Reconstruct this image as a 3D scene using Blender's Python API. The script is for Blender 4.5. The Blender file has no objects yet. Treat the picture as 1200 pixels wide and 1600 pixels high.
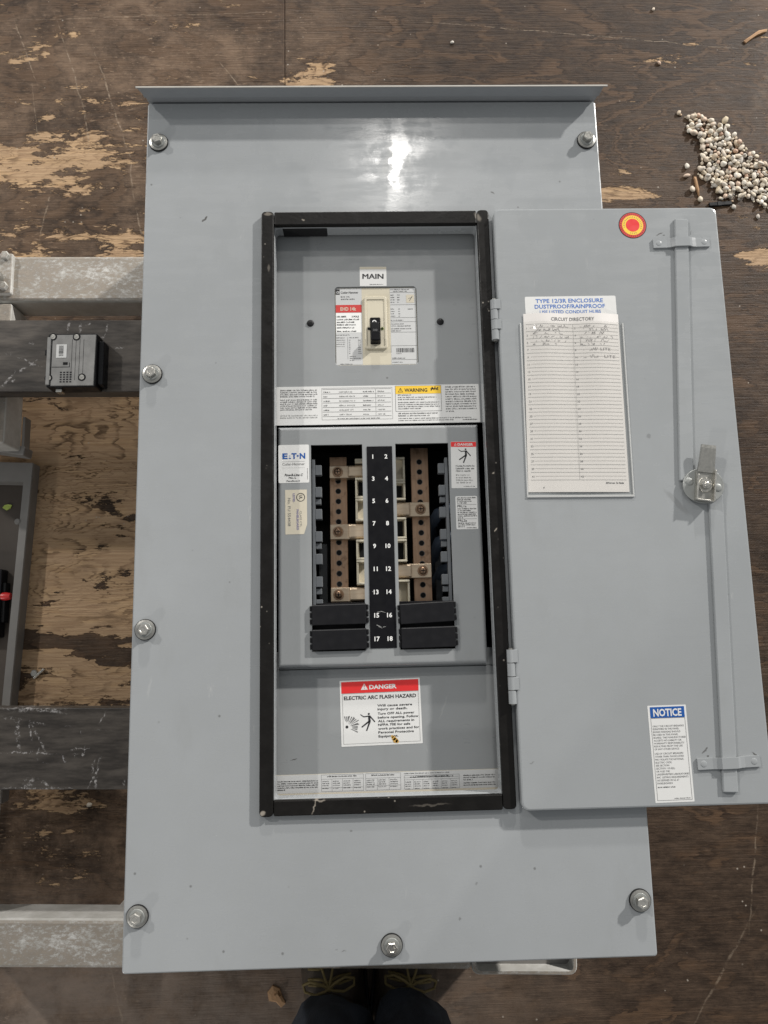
import bpy, math, random
from mathutils import Matrix, Vector
R = math.radians
random.seed(7)
scn = bpy.context.scene
col = scn.collection

# ------------------------------------------------------------------ camera, world, lamps, exposure
cd = bpy.data.cameras.new('camera')
cam = bpy.data.objects.new('camera', cd); col.objects.link(cam)
cd.sensor_fit = 'VERTICAL'; cd.sensor_height = 36.0; cd.lens = 25.875
cd.clip_start = 0.02; cd.clip_end = 60
cam.location = (-0.01743, -0.13578, 1.11424)
cam.rotation_euler = (R(8.8708), R(-1.2708), R(-1.2642))
scn.camera = cam

w = bpy.data.worlds.new('World'); scn.world = w; w.use_nodes = True
bg = w.node_tree.nodes['Background']
bg.inputs[0].default_value = (0.96, 0.985, 1.0, 1); bg.inputs[1].default_value = 0.335

def lamp(name, loc, watts, size, colr, aim=(0, 0, 0.36)):
    l = bpy.data.lights.new(name, 'AREA'); l.shape = 'DISK'; l.size = size; l.energy = watts; l.color = colr
    o = bpy.data.objects.new(name, l); col.objects.link(o); o.location = loc
    o.rotation_euler = (Vector(aim) - Vector(loc)).to_track_quat('-Z', 'Y').to_euler()
    return o
WARM = (1.0, 0.965, 0.92)
lamp('high_bay_lamp_west', (-5.95, 5.1, 5.36), 300, 0.32, WARM)
lamp('high_bay_lamp_east', (9.3, 8.7, 5.36), 2100, 0.45, WARM)
lamp('high_bay_lamp_near', (0.29, 3.75, 5.36), 22, 0.30, WARM)
lamp('high_bay_lamp_south', (-7.5, -8.5, 5.36), 240, 0.6, WARM)
lamp('high_bay_lamp_far', (0.3, 15.9, 5.36), 950, 0.7, WARM)

vs = scn.view_settings
vs.view_transform = 'Standard'; vs.look = 'None'; vs.exposure = 0.0; vs.gamma = 1.0; vs.use_curve_mapping = False
scn.render.engine = 'CYCLES'
scn.cycles.max_bounces = 8; scn.cycles.transparent_max_bounces = 12

# ------------------------------------------------------------------ material helpers
class NT:
    """thin wrapper round a material's node tree"""
    def __init__(s, name):
        s.mat = bpy.data.materials.new(name); s.mat.use_nodes = True
        s.t = s.mat.node_tree; s.b = s.t.nodes['Principled BSDF']; s.out = s.t.nodes['Material Output']
    def node(s, typ, **kw):
        n = s.t.nodes.new(typ)
        for k, v in kw.items(): setattr(n, k, v)
        return n
    def put(s, sock, v):
        if isinstance(v, bpy.types.NodeSocket): s.t.links.new(v, sock)
        elif isinstance(v, (tuple, list)):
            v = tuple(v)
            n = len(sock.default_value)
            if n == 4 and len(v) == 3: v = v + (1,)
            sock.default_value = v
        else: sock.default_value = v
    def coord(s, kind='Object'): return s.node('ShaderNodeTexCoord').outputs[kind]
    def mapping(s, vec, loc=(0,0,0), rot=(0,0,0), scale=(1,1,1), typ='POINT'):
        n = s.node('ShaderNodeMapping', vector_type=typ); s.put(n.inputs[0], vec)
        n.inputs['Location'].default_value = loc; n.inputs['Rotation'].default_value = rot; n.inputs['Scale'].default_value = scale
        return n.outputs[0]
    def noise(s, vec, scale=5, detail=4, rough=0.55, dist=0.0, colour=False):
        n = s.node('ShaderNodeTexNoise'); s.put(n.inputs['Vector'], vec)
        n.inputs['Scale'].default_value = scale; n.inputs['Detail'].default_value = detail
        n.inputs['Roughness'].default_value = rough; n.inputs['Distortion'].default_value = dist
        return n.outputs['Color' if colour else 'Fac']
    def voronoi(s, vec, scale=5, feature='F1', rand=1.0):
        n = s.node('ShaderNodeTexVoronoi', feature=feature); s.put(n.inputs['Vector'], vec)
        n.inputs['Scale'].default_value = scale; n.inputs['Randomness'].default_value = rand
        return n.outputs['Distance']
    def m(s, op, a, b=0.0, c=None, clamp=False):
        n = s.node('ShaderNodeMath', operation=op, use_clamp=clamp); s.put(n.inputs[0], a); s.put(n.inputs[1], b)
        if c is not None: s.put(n.inputs[2], c)
        return n.outputs[0]
    def vadd(s, a, b, op='ADD'):
        n = s.node('ShaderNodeVectorMath', operation=op); s.put(n.inputs[0], a); s.put(n.inputs[1], b); return n.outputs[0]
    def vscale(s, a, k):
        n = s.node('ShaderNodeVectorMath', operation='SCALE'); s.put(n.inputs[0], a); n.inputs['Scale'].default_value = k; return n.outputs[0]
    def step(s, v, lo, hi, out0=0.0, out1=1.0):
        n = s.node('ShaderNodeMapRange', interpolation_type='SMOOTHSTEP'); s.put(n.inputs[0], v)
        s.put(n.inputs[1], lo); s.put(n.inputs[2], hi); n.inputs[3].default_value = out0; n.inputs[4].default_value = out1
        return n.outputs[0]
    def mix(s, fac, a, b, blend='MIX'):
        n = s.node('ShaderNodeMix', data_type='RGBA', blend_type=blend)
        s.put(n.inputs[0], fac); s.put(n.inputs[6], a); s.put(n.inputs[7], b); return n.outputs[2]
    def ell(s, vec, cx, cy, rx, ry, ang=0.0, soft=0.5):
        """1 inside an ellipse on the surface, 0 outside"""
        v = s.mapping(vec, (cx, cy, 0), (0, 0, R(ang)), (rx, ry, 1e6), 'TEXTURE')
        n = s.node('ShaderNodeVectorMath', operation='LENGTH'); s.put(n.inputs[0], v)
        return s.step(n.outputs['Value'], 1.0 + soft, 1.0 - soft)
    def bump(s, h, strength=0.2, dist=0.001):
        n = s.node('ShaderNodeBump'); n.inputs['Strength'].default_value = strength; n.inputs['Distance'].default_value = dist
        s.put(n.inputs['Height'], h); s.put(s.b.inputs['Normal'], n.outputs[0])
    def set(s, **kw):
        for k, v in kw.items(): s.put(s.b.inputs[k.replace('_', ' ')], v)
        return s.mat

M = {}
def flat(name, c, rough=0.5, metal=0.0, var=0.0, spec=0.5, vscale=60):
    n = NT(name); o = n.coord()
    if var:
        f = n.noise(o, vscale, 5, 0.6)
        n.set(Base_Color=n.mix(f, tuple(x*(1-var) for x in c), tuple(min(1, x*(1+var)) for x in c)))
        n.set(Roughness=n.step(n.noise(o, vscale*1.7, 4), 0.3, 0.7, max(0.03, rough-0.08), min(1, rough+0.08)))
    else: n.set(Base_Color=c, Roughness=rough)
    n.b.inputs['Metallic'].default_value = metal; n.b.inputs['Specular IOR Level'].default_value = spec
    M[name] = n.mat; return n.mat

def grey_paint(name, base, marks=(), rough=0.24, polish=()):
    n = NT(name); o = n.coord()
    big = n.noise(o, 3.2, 3, 0.5); fine = n.noise(o, 34, 6, 0.62)
    c = n.mix(n.step(big, 0.3, 0.7), tuple(x*0.955 for x in base), tuple(x*1.03 for x in base))
    c = n.mix(n.step(fine, 0.36, 0.66, 0, 0.10), c, (base[0]*0.82, base[1]*0.81, base[2]*0.78))
    # handling smudges and a few fine dark specks
    sm = n.noise(n.mapping(o, scale=(1, 0.35, 1), rot=(0, 0, 0.6)), 16, 5, 0.6)
    c = n.mix(n.step(sm, 0.56, 0.76, 0, 0.24), c, (base[0]*0.72, base[1]*0.70, base[2]*0.66))
    du = n.noise(n.mapping(o, scale=(5.5, 1, 1), rot=(0, 0, -0.5)), 22, 6, 0.7)
    c = n.mix(n.m('MULTIPLY', n.step(du, 0.63, 0.72, 0, 0.22), n.step(n.noise(o, 5, 3), 0.5, 0.65)), c, (0.62, 0.61, 0.58))
    sp = n.m('MULTIPLY', n.step(n.voronoi(o, 42), 0.075, 0.03), n.step(n.noise(o, 9, 1), 0.56, 0.60))
    c = n.mix(n.m('MULTIPLY', sp, 0.5), c, (0.05, 0.045, 0.04))
    wob = n.vadd(o, n.vscale(n.vadd(n.noise(o, 150, 3, 0.6, colour=True), (-0.5, -0.5, -0.5)), 0.006))
    for (cx, cy, rx, ry, a, k, colr) in marks:
        c = n.mix(n.m('MULTIPLY', n.ell(wob, cx/1000, cy/1000, rx/1000, ry/1000, a, 0.35), k), c, colr)
    n.set(Base_Color=c)
    st = n.noise(n.mapping(o, scale=(1.0, 6.0, 1), rot=(0, 0, 1.45)), 16, 5, 0.6)
    pol = None
    wp = n.vadd(o, n.vscale(n.vadd(n.noise(o, 55, 5, 0.7, colour=True), (-0.5, -0.5, -0.5)), 0.022))
    for (cx, cy, rx, ry, a, k) in polish:
        e = n.m('MULTIPLY', n.ell(wp, cx/1000, cy/1000, rx/1000, ry/1000, a, 0.4), k); pol = e if pol is None else n.m('MAXIMUM', pol, e)
    rr = (n.m('ADD', n.step(st, 0.36, 0.64, rough-0.06, rough+0.05), n.step(n.noise(n.mapping(o, scale=(1.3, 0.8, 1), loc=(0.35, 0.1, 0)), 17, 5, 0.6), 0.46, 0.60, 0.05, -0.07)))
    n.set(Roughness=rr if pol is None else n.m('MAXIMUM', n.m('SUBTRACT', rr, pol), 0.135))
    n.bump(n.m('ADD', n.m('MULTIPLY', n.noise(o, 420, 2, 0.5), 0.18), n.m('MULTIPLY', n.noise(o, 11, 2), 5.0)), 0.08, 0.0012)
    M[name] = n.mat; return n.mat

DK = (0.06, 0.055, 0.05)
G = (0.322, 0.337, 0.346)
grey_paint('cover_paint', G, [
    (-187, 312, 2.6, 1.2, 50, 0.9, DK), (-189.5, 309, 1.8, 1.1, 40, 0.8, DK), (131, 340, 2.6, 0.7, -40, 0.7, DK),
    (-46, -439, 2.2, 0.6, 10, 0.45, DK), (-52, -437, 1.2, 0.5, 0, 0.4, DK), (83, -383, 1.6, 0.8, 20, 0.35, DK),
    (66, -414, 1.2, 1.2, 0, 0.4, DK), (-37, -331, 1, 1, 0, 0.4, DK), (21, 345, 4.0, 4.0, 0, 0.10, DK),
    (22, 385, 7, 20, 4, 0.18, (0.5, 0.5, 0.47)), (36, 392, 3, 26, 8, 0.14, (0.5, 0.5, 0.47)), (12, 372, 3, 12, -8, 0.15, (0.5, 0.5, 0.47)),
    (-235, -190, 10, 1.2, 80, 0.12, (0.6, 0.6, 0.58))], polish=[(30, 398, 9, 15, 6, .13), (24, 374, 6, 16, -6, .13), (22, 354, 6, 11, 0, .12), (2, 385, 8, 6, 30, .10), (-8, 360, 10, 6, 10, .09), (-30, 376, 10, 5, -10, .08)])
grey_paint('door_paint', (0.312, 0.327, 0.335), [
    (310, 282, 4.2, 0.8, 22, 0.7, DK), (314, 280, 1.1, 0.9, 0, 0.7, DK), (352, 270, 4.5, 0.5, -30, 0.8, DK), (354, 276, 4, 0.5, 14, 0.7, DK),
    (345, 283, 3, 0.6, 60, 0.5, DK), (311, -263, 4, 0.8, 40, 0.7, DK), (314, -268, 1, 1, 0, 0.8, DK), (360, -268, 3.4, 0.6, -30, 0.8, DK),
    (316, 14, 3.8, 0.7, 25, 0.7, DK), (304, -16, 16, 3, -50, 0.22, DK), (150, 92, 7, 1.0, 85, 0.25, (0.55, 0.55, 0.53)),
    (280, 55, 2.5, 2.2, 0, 0.3, DK), (140, -270, 2, 0.6, 20, 0.4, DK)])
grey_paint('deadfront_paint', (0.276, 0.288, 0.293), [
    (-95, -268, 3.2, 0.7, 20, 0.8, DK), (60, -220, 12, 1.0, 70, 0.10, (0.6, 0.6, 0.58))], rough=0.38)
flat('hood_paint', (0.285, 0.30, 0.315), 0.42, 0, 0.06)
flat('cam_zinc', (0.30, 0.31, 0.30), 0.45, 0.35, 0.12, vscale=120)
flat('hood_edge', (0.46, 0.44, 0.40), 0.5, 0, 0.2)
flat('zinc', (0.36, 0.355, 0.33), 0.36, 0.75, 0.16, vscale=300)
flat('bright_zinc', (0.62, 0.60, 0.55), 0.26, 0.9, 0.12, vscale=200)
flat('rubber', (0.014, 0.014, 0.015), 0.6, 0, 0.2, 0.25)
flat('black_plastic', (0.009, 0.009, 0.0105), 0.42, 0, 0.3, 0.24)
flat('black_strip', (0.005, 0.005, 0.0065), 0.45, 0, 0.25, 0.18)
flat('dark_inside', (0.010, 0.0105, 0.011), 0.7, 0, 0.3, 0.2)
flat('inner_grey', (0.13, 0.14, 0.15), 0.45, 0, 0.15)
flat('ivory', (0.60, 0.55, 0.43), 0.42, 0, 0.06)
flat('ivory_dull', (0.58, 0.53, 0.42), 0.5, 0, 0.12)
flat('label_white', (0.70, 0.70, 0.685), 0.38, 0, 0.03)
flat('label_grey', (0.56, 0.565, 0.56), 0.42, 0, 0.04)
flat('label_cream', (0.60, 0.55, 0.44), 0.45, 0, 0.05)
flat('ink_black', (0.02, 0.02, 0.022), 0.5)
flat('ink_soft', (0.13, 0.13, 0.13), 0.55)
flat('ink_pale', (0.33, 0.33, 0.32), 0.55)
flat('ink_faint', (0.50, 0.48, 0.46), 0.55)
flat('ink_red', (0.72, 0.030, 0.030), 0.42, 0, 0.05)
flat('ink_dull_red', (0.55, 0.045, 0.040), 0.42, 0, 0.05)
flat('ink_blue', (0.010, 0.085, 0.33), 0.42)
flat('ink_type_blue', (0.06, 0.17, 0.50), 0.45)
flat('ink_yellow', (0.86, 0.56, 0.05), 0.42)
flat('ink_white', (0.82, 0.82, 0.80), 0.45)
flat('ink_violet', (0.22, 0.20, 0.34), 0.5)
flat('glue_amber', (0.55, 0.33, 0.08), 0.35, 0, 0.3, vscale=500)
flat('paper', (0.74, 0.71, 0.68), 0.55, 0, 0.02)
flat('pencil', (0.20, 0.19, 0.19), 0.6)
flat('cable_blue', (0.10, 0.13, 0.18), 0.5, 0, 0.1)
flat('red_knob', (0.60, 0.03, 0.03), 0.35)
flat('green_chip', (0.40, 0.50, 0.10), 0.6, 0, 0.2)
flat('shirt_cotton', (0.06, 0.065, 0.075), 0.85, 0, 0.2)
flat('grit_cream', (0.70, 0.62, 0.48), 0.7, 0, 0.15, vscale=200)
flat('grit_tan', (0.52, 0.37, 0.24), 0.7, 0, 0.2, vscale=200)
flat('grit_grey', (0.42, 0.39, 0.35), 0.7, 0, 0.2, vscale=200)
flat('lace', (0.15, 0.112, 0.040), 0.8, 0, 0.3, vscale=600)
flat('wood_chip', (0.42, 0.25, 0.13), 0.8, 0, 0.3, vscale=150)

def bus_mat():
    n = NT('tinned_bus'); o = n.coord()
    st = n.noise(n.mapping(o, scale=(14, 1.5, 1)), 26, 5, 0.6)
    c = n.mix(n.step(st, 0.3, 0.7), (0.40, 0.255, 0.165), (0.48, 0.32, 0.215))
    c = n.mix(n.step(n.noise(o, 110, 3), 0.56, 0.72, 0, 0.5), c, (0.13, 0.075, 0.045))
    n.set(Base_Color=c, Roughness=0.36, Metallic=0.8); M['tinned_bus'] = n.mat
    n = NT('stab_metal'); o = n.coord()
    st = n.noise(n.mapping(o, scale=(2, 18, 1)), 26, 5, 0.6)
    c = n.mix(n.step(st, 0.3, 0.7), (0.62, 0.48, 0.34), (0.70, 0.57, 0.42))
    n.set(Base_Color=c, Roughness=0.32, Metallic=0.7); M['stab_metal'] = n.mat
bus_mat()

def gasket_mat():
    n = NT('foam_gasket'); o = n.coord()
    c = n.mix(n.noise(o, 40, 5, 0.6), (0.004, 0.0037, 0.0034), (0.011, 0.0097, 0.0086))
    sp = n.m('MULTIPLY', n.step(n.voronoi(o, 120), 0.16, 0.05), n.step(n.noise(o, 22, 2), 0.58, 0.64))
    c = n.mix(n.m('MULTIPLY', sp, 0.7), c, (0.33, 0.30, 0.26))
    wv = n.vadd(o, n.vscale(n.vadd(n.noise(o, 120, 4, 0.6, colour=True), (-0.5, -0.5, -0.5)), 0.006))
    for (cx, cy, rx, ry, a, k) in ((-121.5, -311.5, 2.4, 1.8, 30, .8), (-72, -306, .7, 7, -14, .6), (-67, -300.5, 5, .8, 0, .6), (112.5, 308, 2.2, 5, 30, .45), (-118, 312.6, 4.5, 1.6, 5, .45), (-80, 306, 1.6, 1, 0, .6), (116, -40, 2, .7, 40, .7), (117, 20, 1.6, .8, 20, .6), (-117, 250, 1.2, 4, 10, .25), (40, -308, 16, .8, 2, .18)):
        c = n.mix(n.m('MULTIPLY', n.ell(wv, cx/1000, cy/1000, rx/1000, ry/1000, a, .5), k), c, (0.36, 0.32, 0.27))
    n.set(Base_Color=c, Roughness=n.step(n.noise(o, 60, 4), 0.3, 0.7, 0.32, 0.52)); n.b.inputs['Specular IOR Level'].default_value = 0.22
    n.bump(n.m('ADD', n.m('MULTIPLY', n.noise(o, 300, 3), 0.5), n.m('MULTIPLY', n.noise(o, 25, 3), 3)), 0.5, 0.0008); M['foam_gasket'] = n.mat
gasket_mat()

def clear_mat():
    n = NT('clear_vinyl'); o = n.coord()
    tr = n.node('ShaderNodeBsdfTransparent'); tr.inputs[0].default_value = (0.975, 0.975, 0.965, 1)
    gl = n.node('ShaderNodeBsdfGlossy'); gl.inputs['Roughness'].default_value = 0.09
    bp = n.node('ShaderNodeBump'); bp.inputs['Strength'].default_value = 1.0; bp.inputs['Distance'].default_value = 0.008
    n.put(bp.inputs['Height'], n.noise(n.mapping(o, scale=(1, 0.4, 1)), 26, 2, 0.4))
    n.put(gl.inputs['Normal'], bp.outputs[0])
    ms = n.node('ShaderNodeMixShader'); ms.inputs[0].default_value = 0.13; n.put(ms.inputs[1], tr.outputs[0]); n.put(ms.inputs[2], gl.outputs[0])
    n.put(n.out.inputs[0], ms.outputs[0]); M['clear_vinyl'] = n.mat
clear_mat()

def floor_mat():
    n = NT('worn_plywood'); o = n.coord()
    wob = n.vadd(o, n.vscale(n.vadd(n.noise(n.mapping(o, scale=(0.6, 2.4, 1)), 9, 5, 0.65, colour=True), (-0.5, -0.5, -0.5)), 0.10))
    # veneer figure: contour lines of a slow noise stretched along the grain
    fig = n.noise(n.mapping(wob, scale=(1.2, 3.9, 1), loc=(3.1, 0.7, 0)), 1.7, 3.0, 0.52, 0.5)
    for (cx, cy, rx, ry, k) in ((-400, 10, 120, 70, 0.30), (-470, -60, 60, 30, 0.12), (560, 660, 110, 60, -0.22), (30, 820, 110, 40, 0.2)):
        fig = n.m('ADD', fig, n.m('MULTIPLY', n.ell(wob, cx/1000, cy/1000, rx/1000, ry/1000, 0, 0.95), k))
    broad = n.step(n.m('ABSOLUTE', n.m('SUBTRACT', n.m('FRACT', n.m('MULTIPLY', fig, 9.0)), 0.5)), 0.05, 0.42)
    ln = n.m('FRACT', n.m('MULTIPLY', fig, 26.0))
    lines = n.m('MULTIPLY', n.step(ln, 0.0, 0.10), n.step(ln, 1.0, 0.55))
    lines = n.m('SUBTRACT', 1.0, n.m('MULTIPLY', n.m('SUBTRACT', 1.0, lines), n.step(n.noise(o, 3.4, 3), 0.30, 0.50, 0.35, 1.0)))
    fibre = n.noise(n.mapping(o, scale=(1.5, 38, 1)), 9, 6, 0.65)
    mott = n.noise(n.mapping(o, scale=(1, 2.2, 1)), 13, 6, 0.65)
    wood = n.mix(n.step(fibre, 0.3, 0.7), (0.350, 0.222, 0.120), (0.530, 0.365, 0.215))
    wood = n.mix(n.step(mott, 0.46, 0.72, 0, 0.65), wood, (0.150, 0.098, 0.062))
    wood = n.mix(n.m('MULTIPLY', n.m('SUBTRACT', 1.0, lines), 0.85), wood, (0.070, 0.040, 0.023))
    fresh = n.mix(n.step(fibre, 0.3, 0.7), (0.365, 0.240, 0.142), (0.465, 0.322, 0.198))
    fresh = n.mix(n.m('MULTIPLY', n.m('SUBTRACT', 1.0, lines), 0.35), fresh, (0.20, 0.115, 0.062))
    # dark worn stain, with traffic film and dust in it
    streak = n.noise(n.mapping(o, scale=(2.2, 7.5, 1)), 5.2, 10, 0.74, 0.25)
    pf = n.noise(n.mapping(o, scale=(1, 2.6, 1)), 34, 8, 0.74)
    stain = n.mix(n.step(pf, 0.30, 0.72), (0.020, 0.0130, 0.0092), (0.072, 0.0470, 0.0312))
    stain = n.mix(n.m('MULTIPLY', n.m('SUBTRACT', 1.0, lines), 0.22), stain, (0.020, 0.0135, 0.0100))
    def field(base, items):
        v = base
        for (cx, cy, rx, ry, a, k) in items:
            e = n.ell(wob, cx/1000, cy/1000, rx/1000, ry/1000, a, 0.6)
            v = n.m('ADD', v, n.m('MULTIPLY', e, k))
        return v
    # grey traffic film: strongest where scuffed at the left; its lower-left part also paints in light
    film = field(0.22, [(-450, 720, 440, 300, 0, 0.68), (-350, -500, 480, 260, 0, 0.95), (480, -560, 300, 220, 0, -0.12), (600, 560, 200, 60, 0, 0.3), (300, 850, 300, 120, 0, -0.15)])
    dust_and_light = n.m('MULTIPLY', n.step(n.noise(o, 8, 8, 0.74), 0.34, 0.66), n.m('MULTIPLY', film, 0.85), clamp=True)
    stain = n.mix(dust_and_light, stain, (0.238, 0.160, 0.106))
    pale = n.m('MULTIPLY', n.ell(wob, -0.33, -0.66, 0.42, 0.13, 0, 0.7), n.step(n.noise(o, 14, 8, 0.75), 0.32, 0.62, 0.15, 0.75))  # pale patch by the boots paints in light that doesn't reach the floor
    # how much stain is gone (patches as they lie on the floor)
    bias = field(-0.105, [
        (-430, 10, 240, 260, 0, 0.185), (-540, 630, 180, 45, 0, 0.095), (-600, 560, 160, 120, 0, 0.03), (-420, 800, 340, 150, 0, 0.012), (-420, -640, 500, 120, 0, -0.05), (-250, 560, 160, 40, 0, -0.05),
        (-330, 470, 230, 60, 0, 0.09), (60, 870, 420, 90, 5, -0.06), (600, 150, 200, 420, 0, -0.015),
        (420, 560, 50, 16, 0, 0.20), (650, 455, 60, 16, 0, 0.17), (-100, 790, 40, 28, 0, 0.10), (420, 690, 150, 50, 0, -0.03), (-50, 800, 110, 60, 0, 0.02), (540, -100, 300, 500, 0, -0.035), (480, -560, 320, 180, 0, -0.11),
        (-420, -420, 110, 60, -10, 0.03), (480, -440, 220, 40, 0, 0.03), (-480, -150, 190, 14, -6, -0.26), (-400, 30, 60, 46, 20, -0.12), (-420, -60, 70, 24, 0, -0.08)])
    k1 = n.m('ADD', n.m('MULTIPLY', streak, 0.60), n.m('MULTIPLY', n.noise(n.mapping(o, scale=(1, 1.6, 1)), 5.5, 8, 0.68), 0.42))
    lev = n.m('ADD', n.m('ADD', k1, bias), n.m('MULTIPLY', n.m('SUBTRACT', fibre, 0.5), 0.05))
    bare = n.step(lev, 0.478, 0.490)
    raw = n.step(lev, 0.492, 0.506)
    thin = n.step(n.m('ADD', lev, n.m('ADD', n.m('MULTIPLY', n.m('SUBTRACT', broad, 0.5), 0.17), n.m('MULTIPLY', n.m('SUBTRACT', fibre, 0.5), 0.14))), 0.30, 0.52, 0.0, 0.95)
    brown = n.mix(n.m('MULTIPLY', lines, broad), (0.028, 0.0170, 0.0108), (0.100, 0.060, 0.035))
    c = n.mix(thin, stain, n.mix(n.m('MULTIPLY', n.step(pf, 0.35, 0.7, 0.2, 0.7), film), brown, stain))
    fl = n.m('MULTIPLY', n.step(n.noise(n.mapping(o, scale=(1, 3.2, 1)), 62, 4, 0.7), 0.58, 0.66), n.step(n.noise(o, 4.5, 4), 0.40, 0.58))
    c = n.mix(n.m('MULTIPLY', fl, n.m('MULTIPLY', film, 0.9), clamp=True), c, (0.26, 0.185, 0.125))
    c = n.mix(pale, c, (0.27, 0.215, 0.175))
    c = n.mix(bare, c, wood)
    c = n.mix(n.m('MULTIPLY', raw, n.step(n.noise(n.mapping(o, scale=(1, 4, 1)), 12, 5), 0.42, 0.54, 0.05, 0.9)), c, fresh)
    # drag scratches
    sc = None
    for (x0, y0, x1, y1, wd, k) in [(-595, 890, -555, 780, 1.0, .5), (-520, 880, -470, 720, 1.2, .5), (-470, 720, -460, 640, 1.2, .4), (-455, 820, -395, 640, 1.3, .55),
            (-395, 640, -385, 560, 1.2, .4), (-517, 590, -532, 500, 1.3, .45), (-250, 810, -215, 765, 1.0, .45), (30, 893, 700, 827, 0.8, .5), (-600, 890, -150, 905, 0.8, .35),
            (545, -420, 520, -560, 1.3, .35), (520, -560, 430, -690, 1.6, .28), (690, 800, 650, 700, 9, .10), (-380, -600, -360, -680, 1.3, .4), (590, -330, 560, -390, 2, .3),
            (-380, 540, -365, 480, 1.2, .4), (-560, 770, -540, 640, 0.8, .35), (640, 200, 655, 185, 1.2, .5), (450, -400, 470, -395, 3, .4)]:
        L = math.hypot(x1-x0, y1-y0)/2000
        e = n.m('MULTIPLY', n.ell(wob2(n, o), (x0+x1)/2000, (y0+y1)/2000, L, wd/1000, math.degrees(math.atan2(y1-y0, x1-x0)), 0.5), k)
        sc = e if sc is None else n.m('MAXIMUM', sc, e)
    sc = n.m('MULTIPLY', sc, n.step(n.noise(o, 70, 5, 0.75), 0.42, 0.58))
    c = n.mix(sc, c, (0.38, 0.30, 0.22))
    sp = n.m('MULTIPLY', n.step(n.voronoi(o, 60), 0.10, 0.05), n.step(n.noise(o, 12, 2), 0.50, 0.60))
    c = n.mix(n.m('MULTIPLY', sp, 0.75), c, (0.42, 0.37, 0.31))
    n.set(Base_Color=c)
    n.set(Roughness=n.m('ADD', n.step(pf, 0.3, 0.7, 0.42, 0.58), n.m('MULTIPLY', bare, 0.16)))
    n.b.inputs['Specular IOR Level'].default_value = 0.16
    h = n.m('ADD', n.m('MULTIPLY', fibre, 0.7), n.m('ADD', n.m('MULTIPLY', bare, -0.7), n.m('MULTIPLY', pf, 0.5)))
    n.bump(h, 0.9, 0.0018); M['worn_plywood'] = n.mat
def wob2(n, o):
    if not hasattr(n, '_w2'):
        n._w2 = n.vadd(o, n.vscale(n.vadd(n.noise(o, 26, 4, 0.6, colour=True), (-0.5, -0.5, -0.5)), 0.010))
    return n._w2
floor_mat()

SCR = [(-476, 229, -449, 218), (-463, 220, -454, 229), (-494, 198, -482, 211), (-501, 189, -490, 201), (-490, 196, -481, 200), (-413, 283, -414, 267), (-399, 281, -398, 267), (-363, 276, -363, 264), (-363, 264, -371, 255),
       (-495, 237, -485, 236), (-478, 211, -468, 217), (-391, 277, -385, 279), (-465, 253, -460, 252, 2), (-349, 242, -340, 243), (-471, -226, -401, -232, 1.6), (-454, -230, -402, -228, 2), (-471, -237, -451, -241, 1.6), (-457, -243, -450, -276, 2.2),
       (-454, -244, -454, -268, 1.6), (-439, -243, -437, -265), (-435, -249, -419, -276, 1.6), (-438, -244, -420, -248), (-474, -280, -410, -281, .9), (-351, -290, -363, -324, 1.3), (-358, -292, -361, -308, 1.3), (-356, -308, -354, -324, 1.6), (-424, -312, -403, -323, 1.6),
       (-472, -321, -389, -324, 1.2), (-428, -277, -428, -289), (-373, -283, -369, -283, 1.6), (-383, -288, -380, -287, 1.6), (-322, -316, -320, -325, 1.4), (-387, -279, -367, -274, .8), (-348, -236, -353, -249, .8), (-438, -312, -436, -315, 5), (-444, -316, -439, -321, 2)]
def plank_mat():
    n = NT('scuffed_black_paint'); o = n.coord()
    f = n.noise(n.mapping(o, scale=(1, 5, 5)), 16, 7, 0.68)
    c = n.mix(n.step(f, 0.3, 0.72), (0.028, 0.0235, 0.020), (0.090, 0.077, 0.065))
    wob = n.vadd(o, n.vscale(n.vadd(n.noise(o, 40, 5, 0.7, colour=True), (-0.5, -0.5, -0.5)), 0.020))
    s1 = n.noise(n.mapping(wob, scale=(9, 1.2, 1), rot=(0, 0, 0.35)), 12, 6, 0.7)
    s2 = n.noise(n.mapping(wob, scale=(1.2, 11, 1), rot=(0, 0, -0.25)), 12, 6, 0.7)
    cl = n.noise(o, 11, 3)
    s = n.m('MULTIPLY', n.m('MAXIMUM', n.step(s1, 0.655, 0.70), n.step(s2, 0.66, 0.71)), n.step(cl, 0.47, 0.58))
    c = n.mix(n.m('MULTIPLY', s, 0.85), c, (0.42, 0.41, 0.42))
    c = n.mix(n.step(n.noise(o, 7, 5, 0.6), 0.55, 0.8, 0, 0.5), c, (0.12, 0.095, 0.072))
    w3 = n.vadd(o, n.vscale(n.vadd(n.noise(o, 45, 5, 0.7, colour=True), (-0.5, -0.5, -0.5)), 0.016)); sc = None
    for q in SCR:
        x0, y0, x1, y1 = q[:4]; wd = q[4] if len(q) > 4 else 1.3
        e = n.ell(w3, (x0+x1)/2000, (y0+y1)/2000, max(math.hypot(x1-x0, y1-y0)/2000, wd/1000), wd/1000, math.degrees(math.atan2(y1-y0, x1-x0)), 0.5)
        sc = e if sc is None else n.m('MAXIMUM', sc, e)
    sc = n.m('MULTIPLY', sc, n.step(n.noise(o, 170, 5, 0.8), 0.47, 0.60))
    c = n.mix(n.m('MULTIPLY', sc, 0.72), c, (0.46, 0.44, 0.43))
    n.set(Base_Color=c, Roughness=n.step(f, 0.3, 0.7, 0.36, 0.52)); n.b.inputs['Specular IOR Level'].default_value = 0.35
    n.bump(n.m('ADD', f, n.m('MULTIPLY', s, -0.6)), 0.35, 0.0008); M['scuffed_black_paint'] = n.mat
plank_mat()

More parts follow.
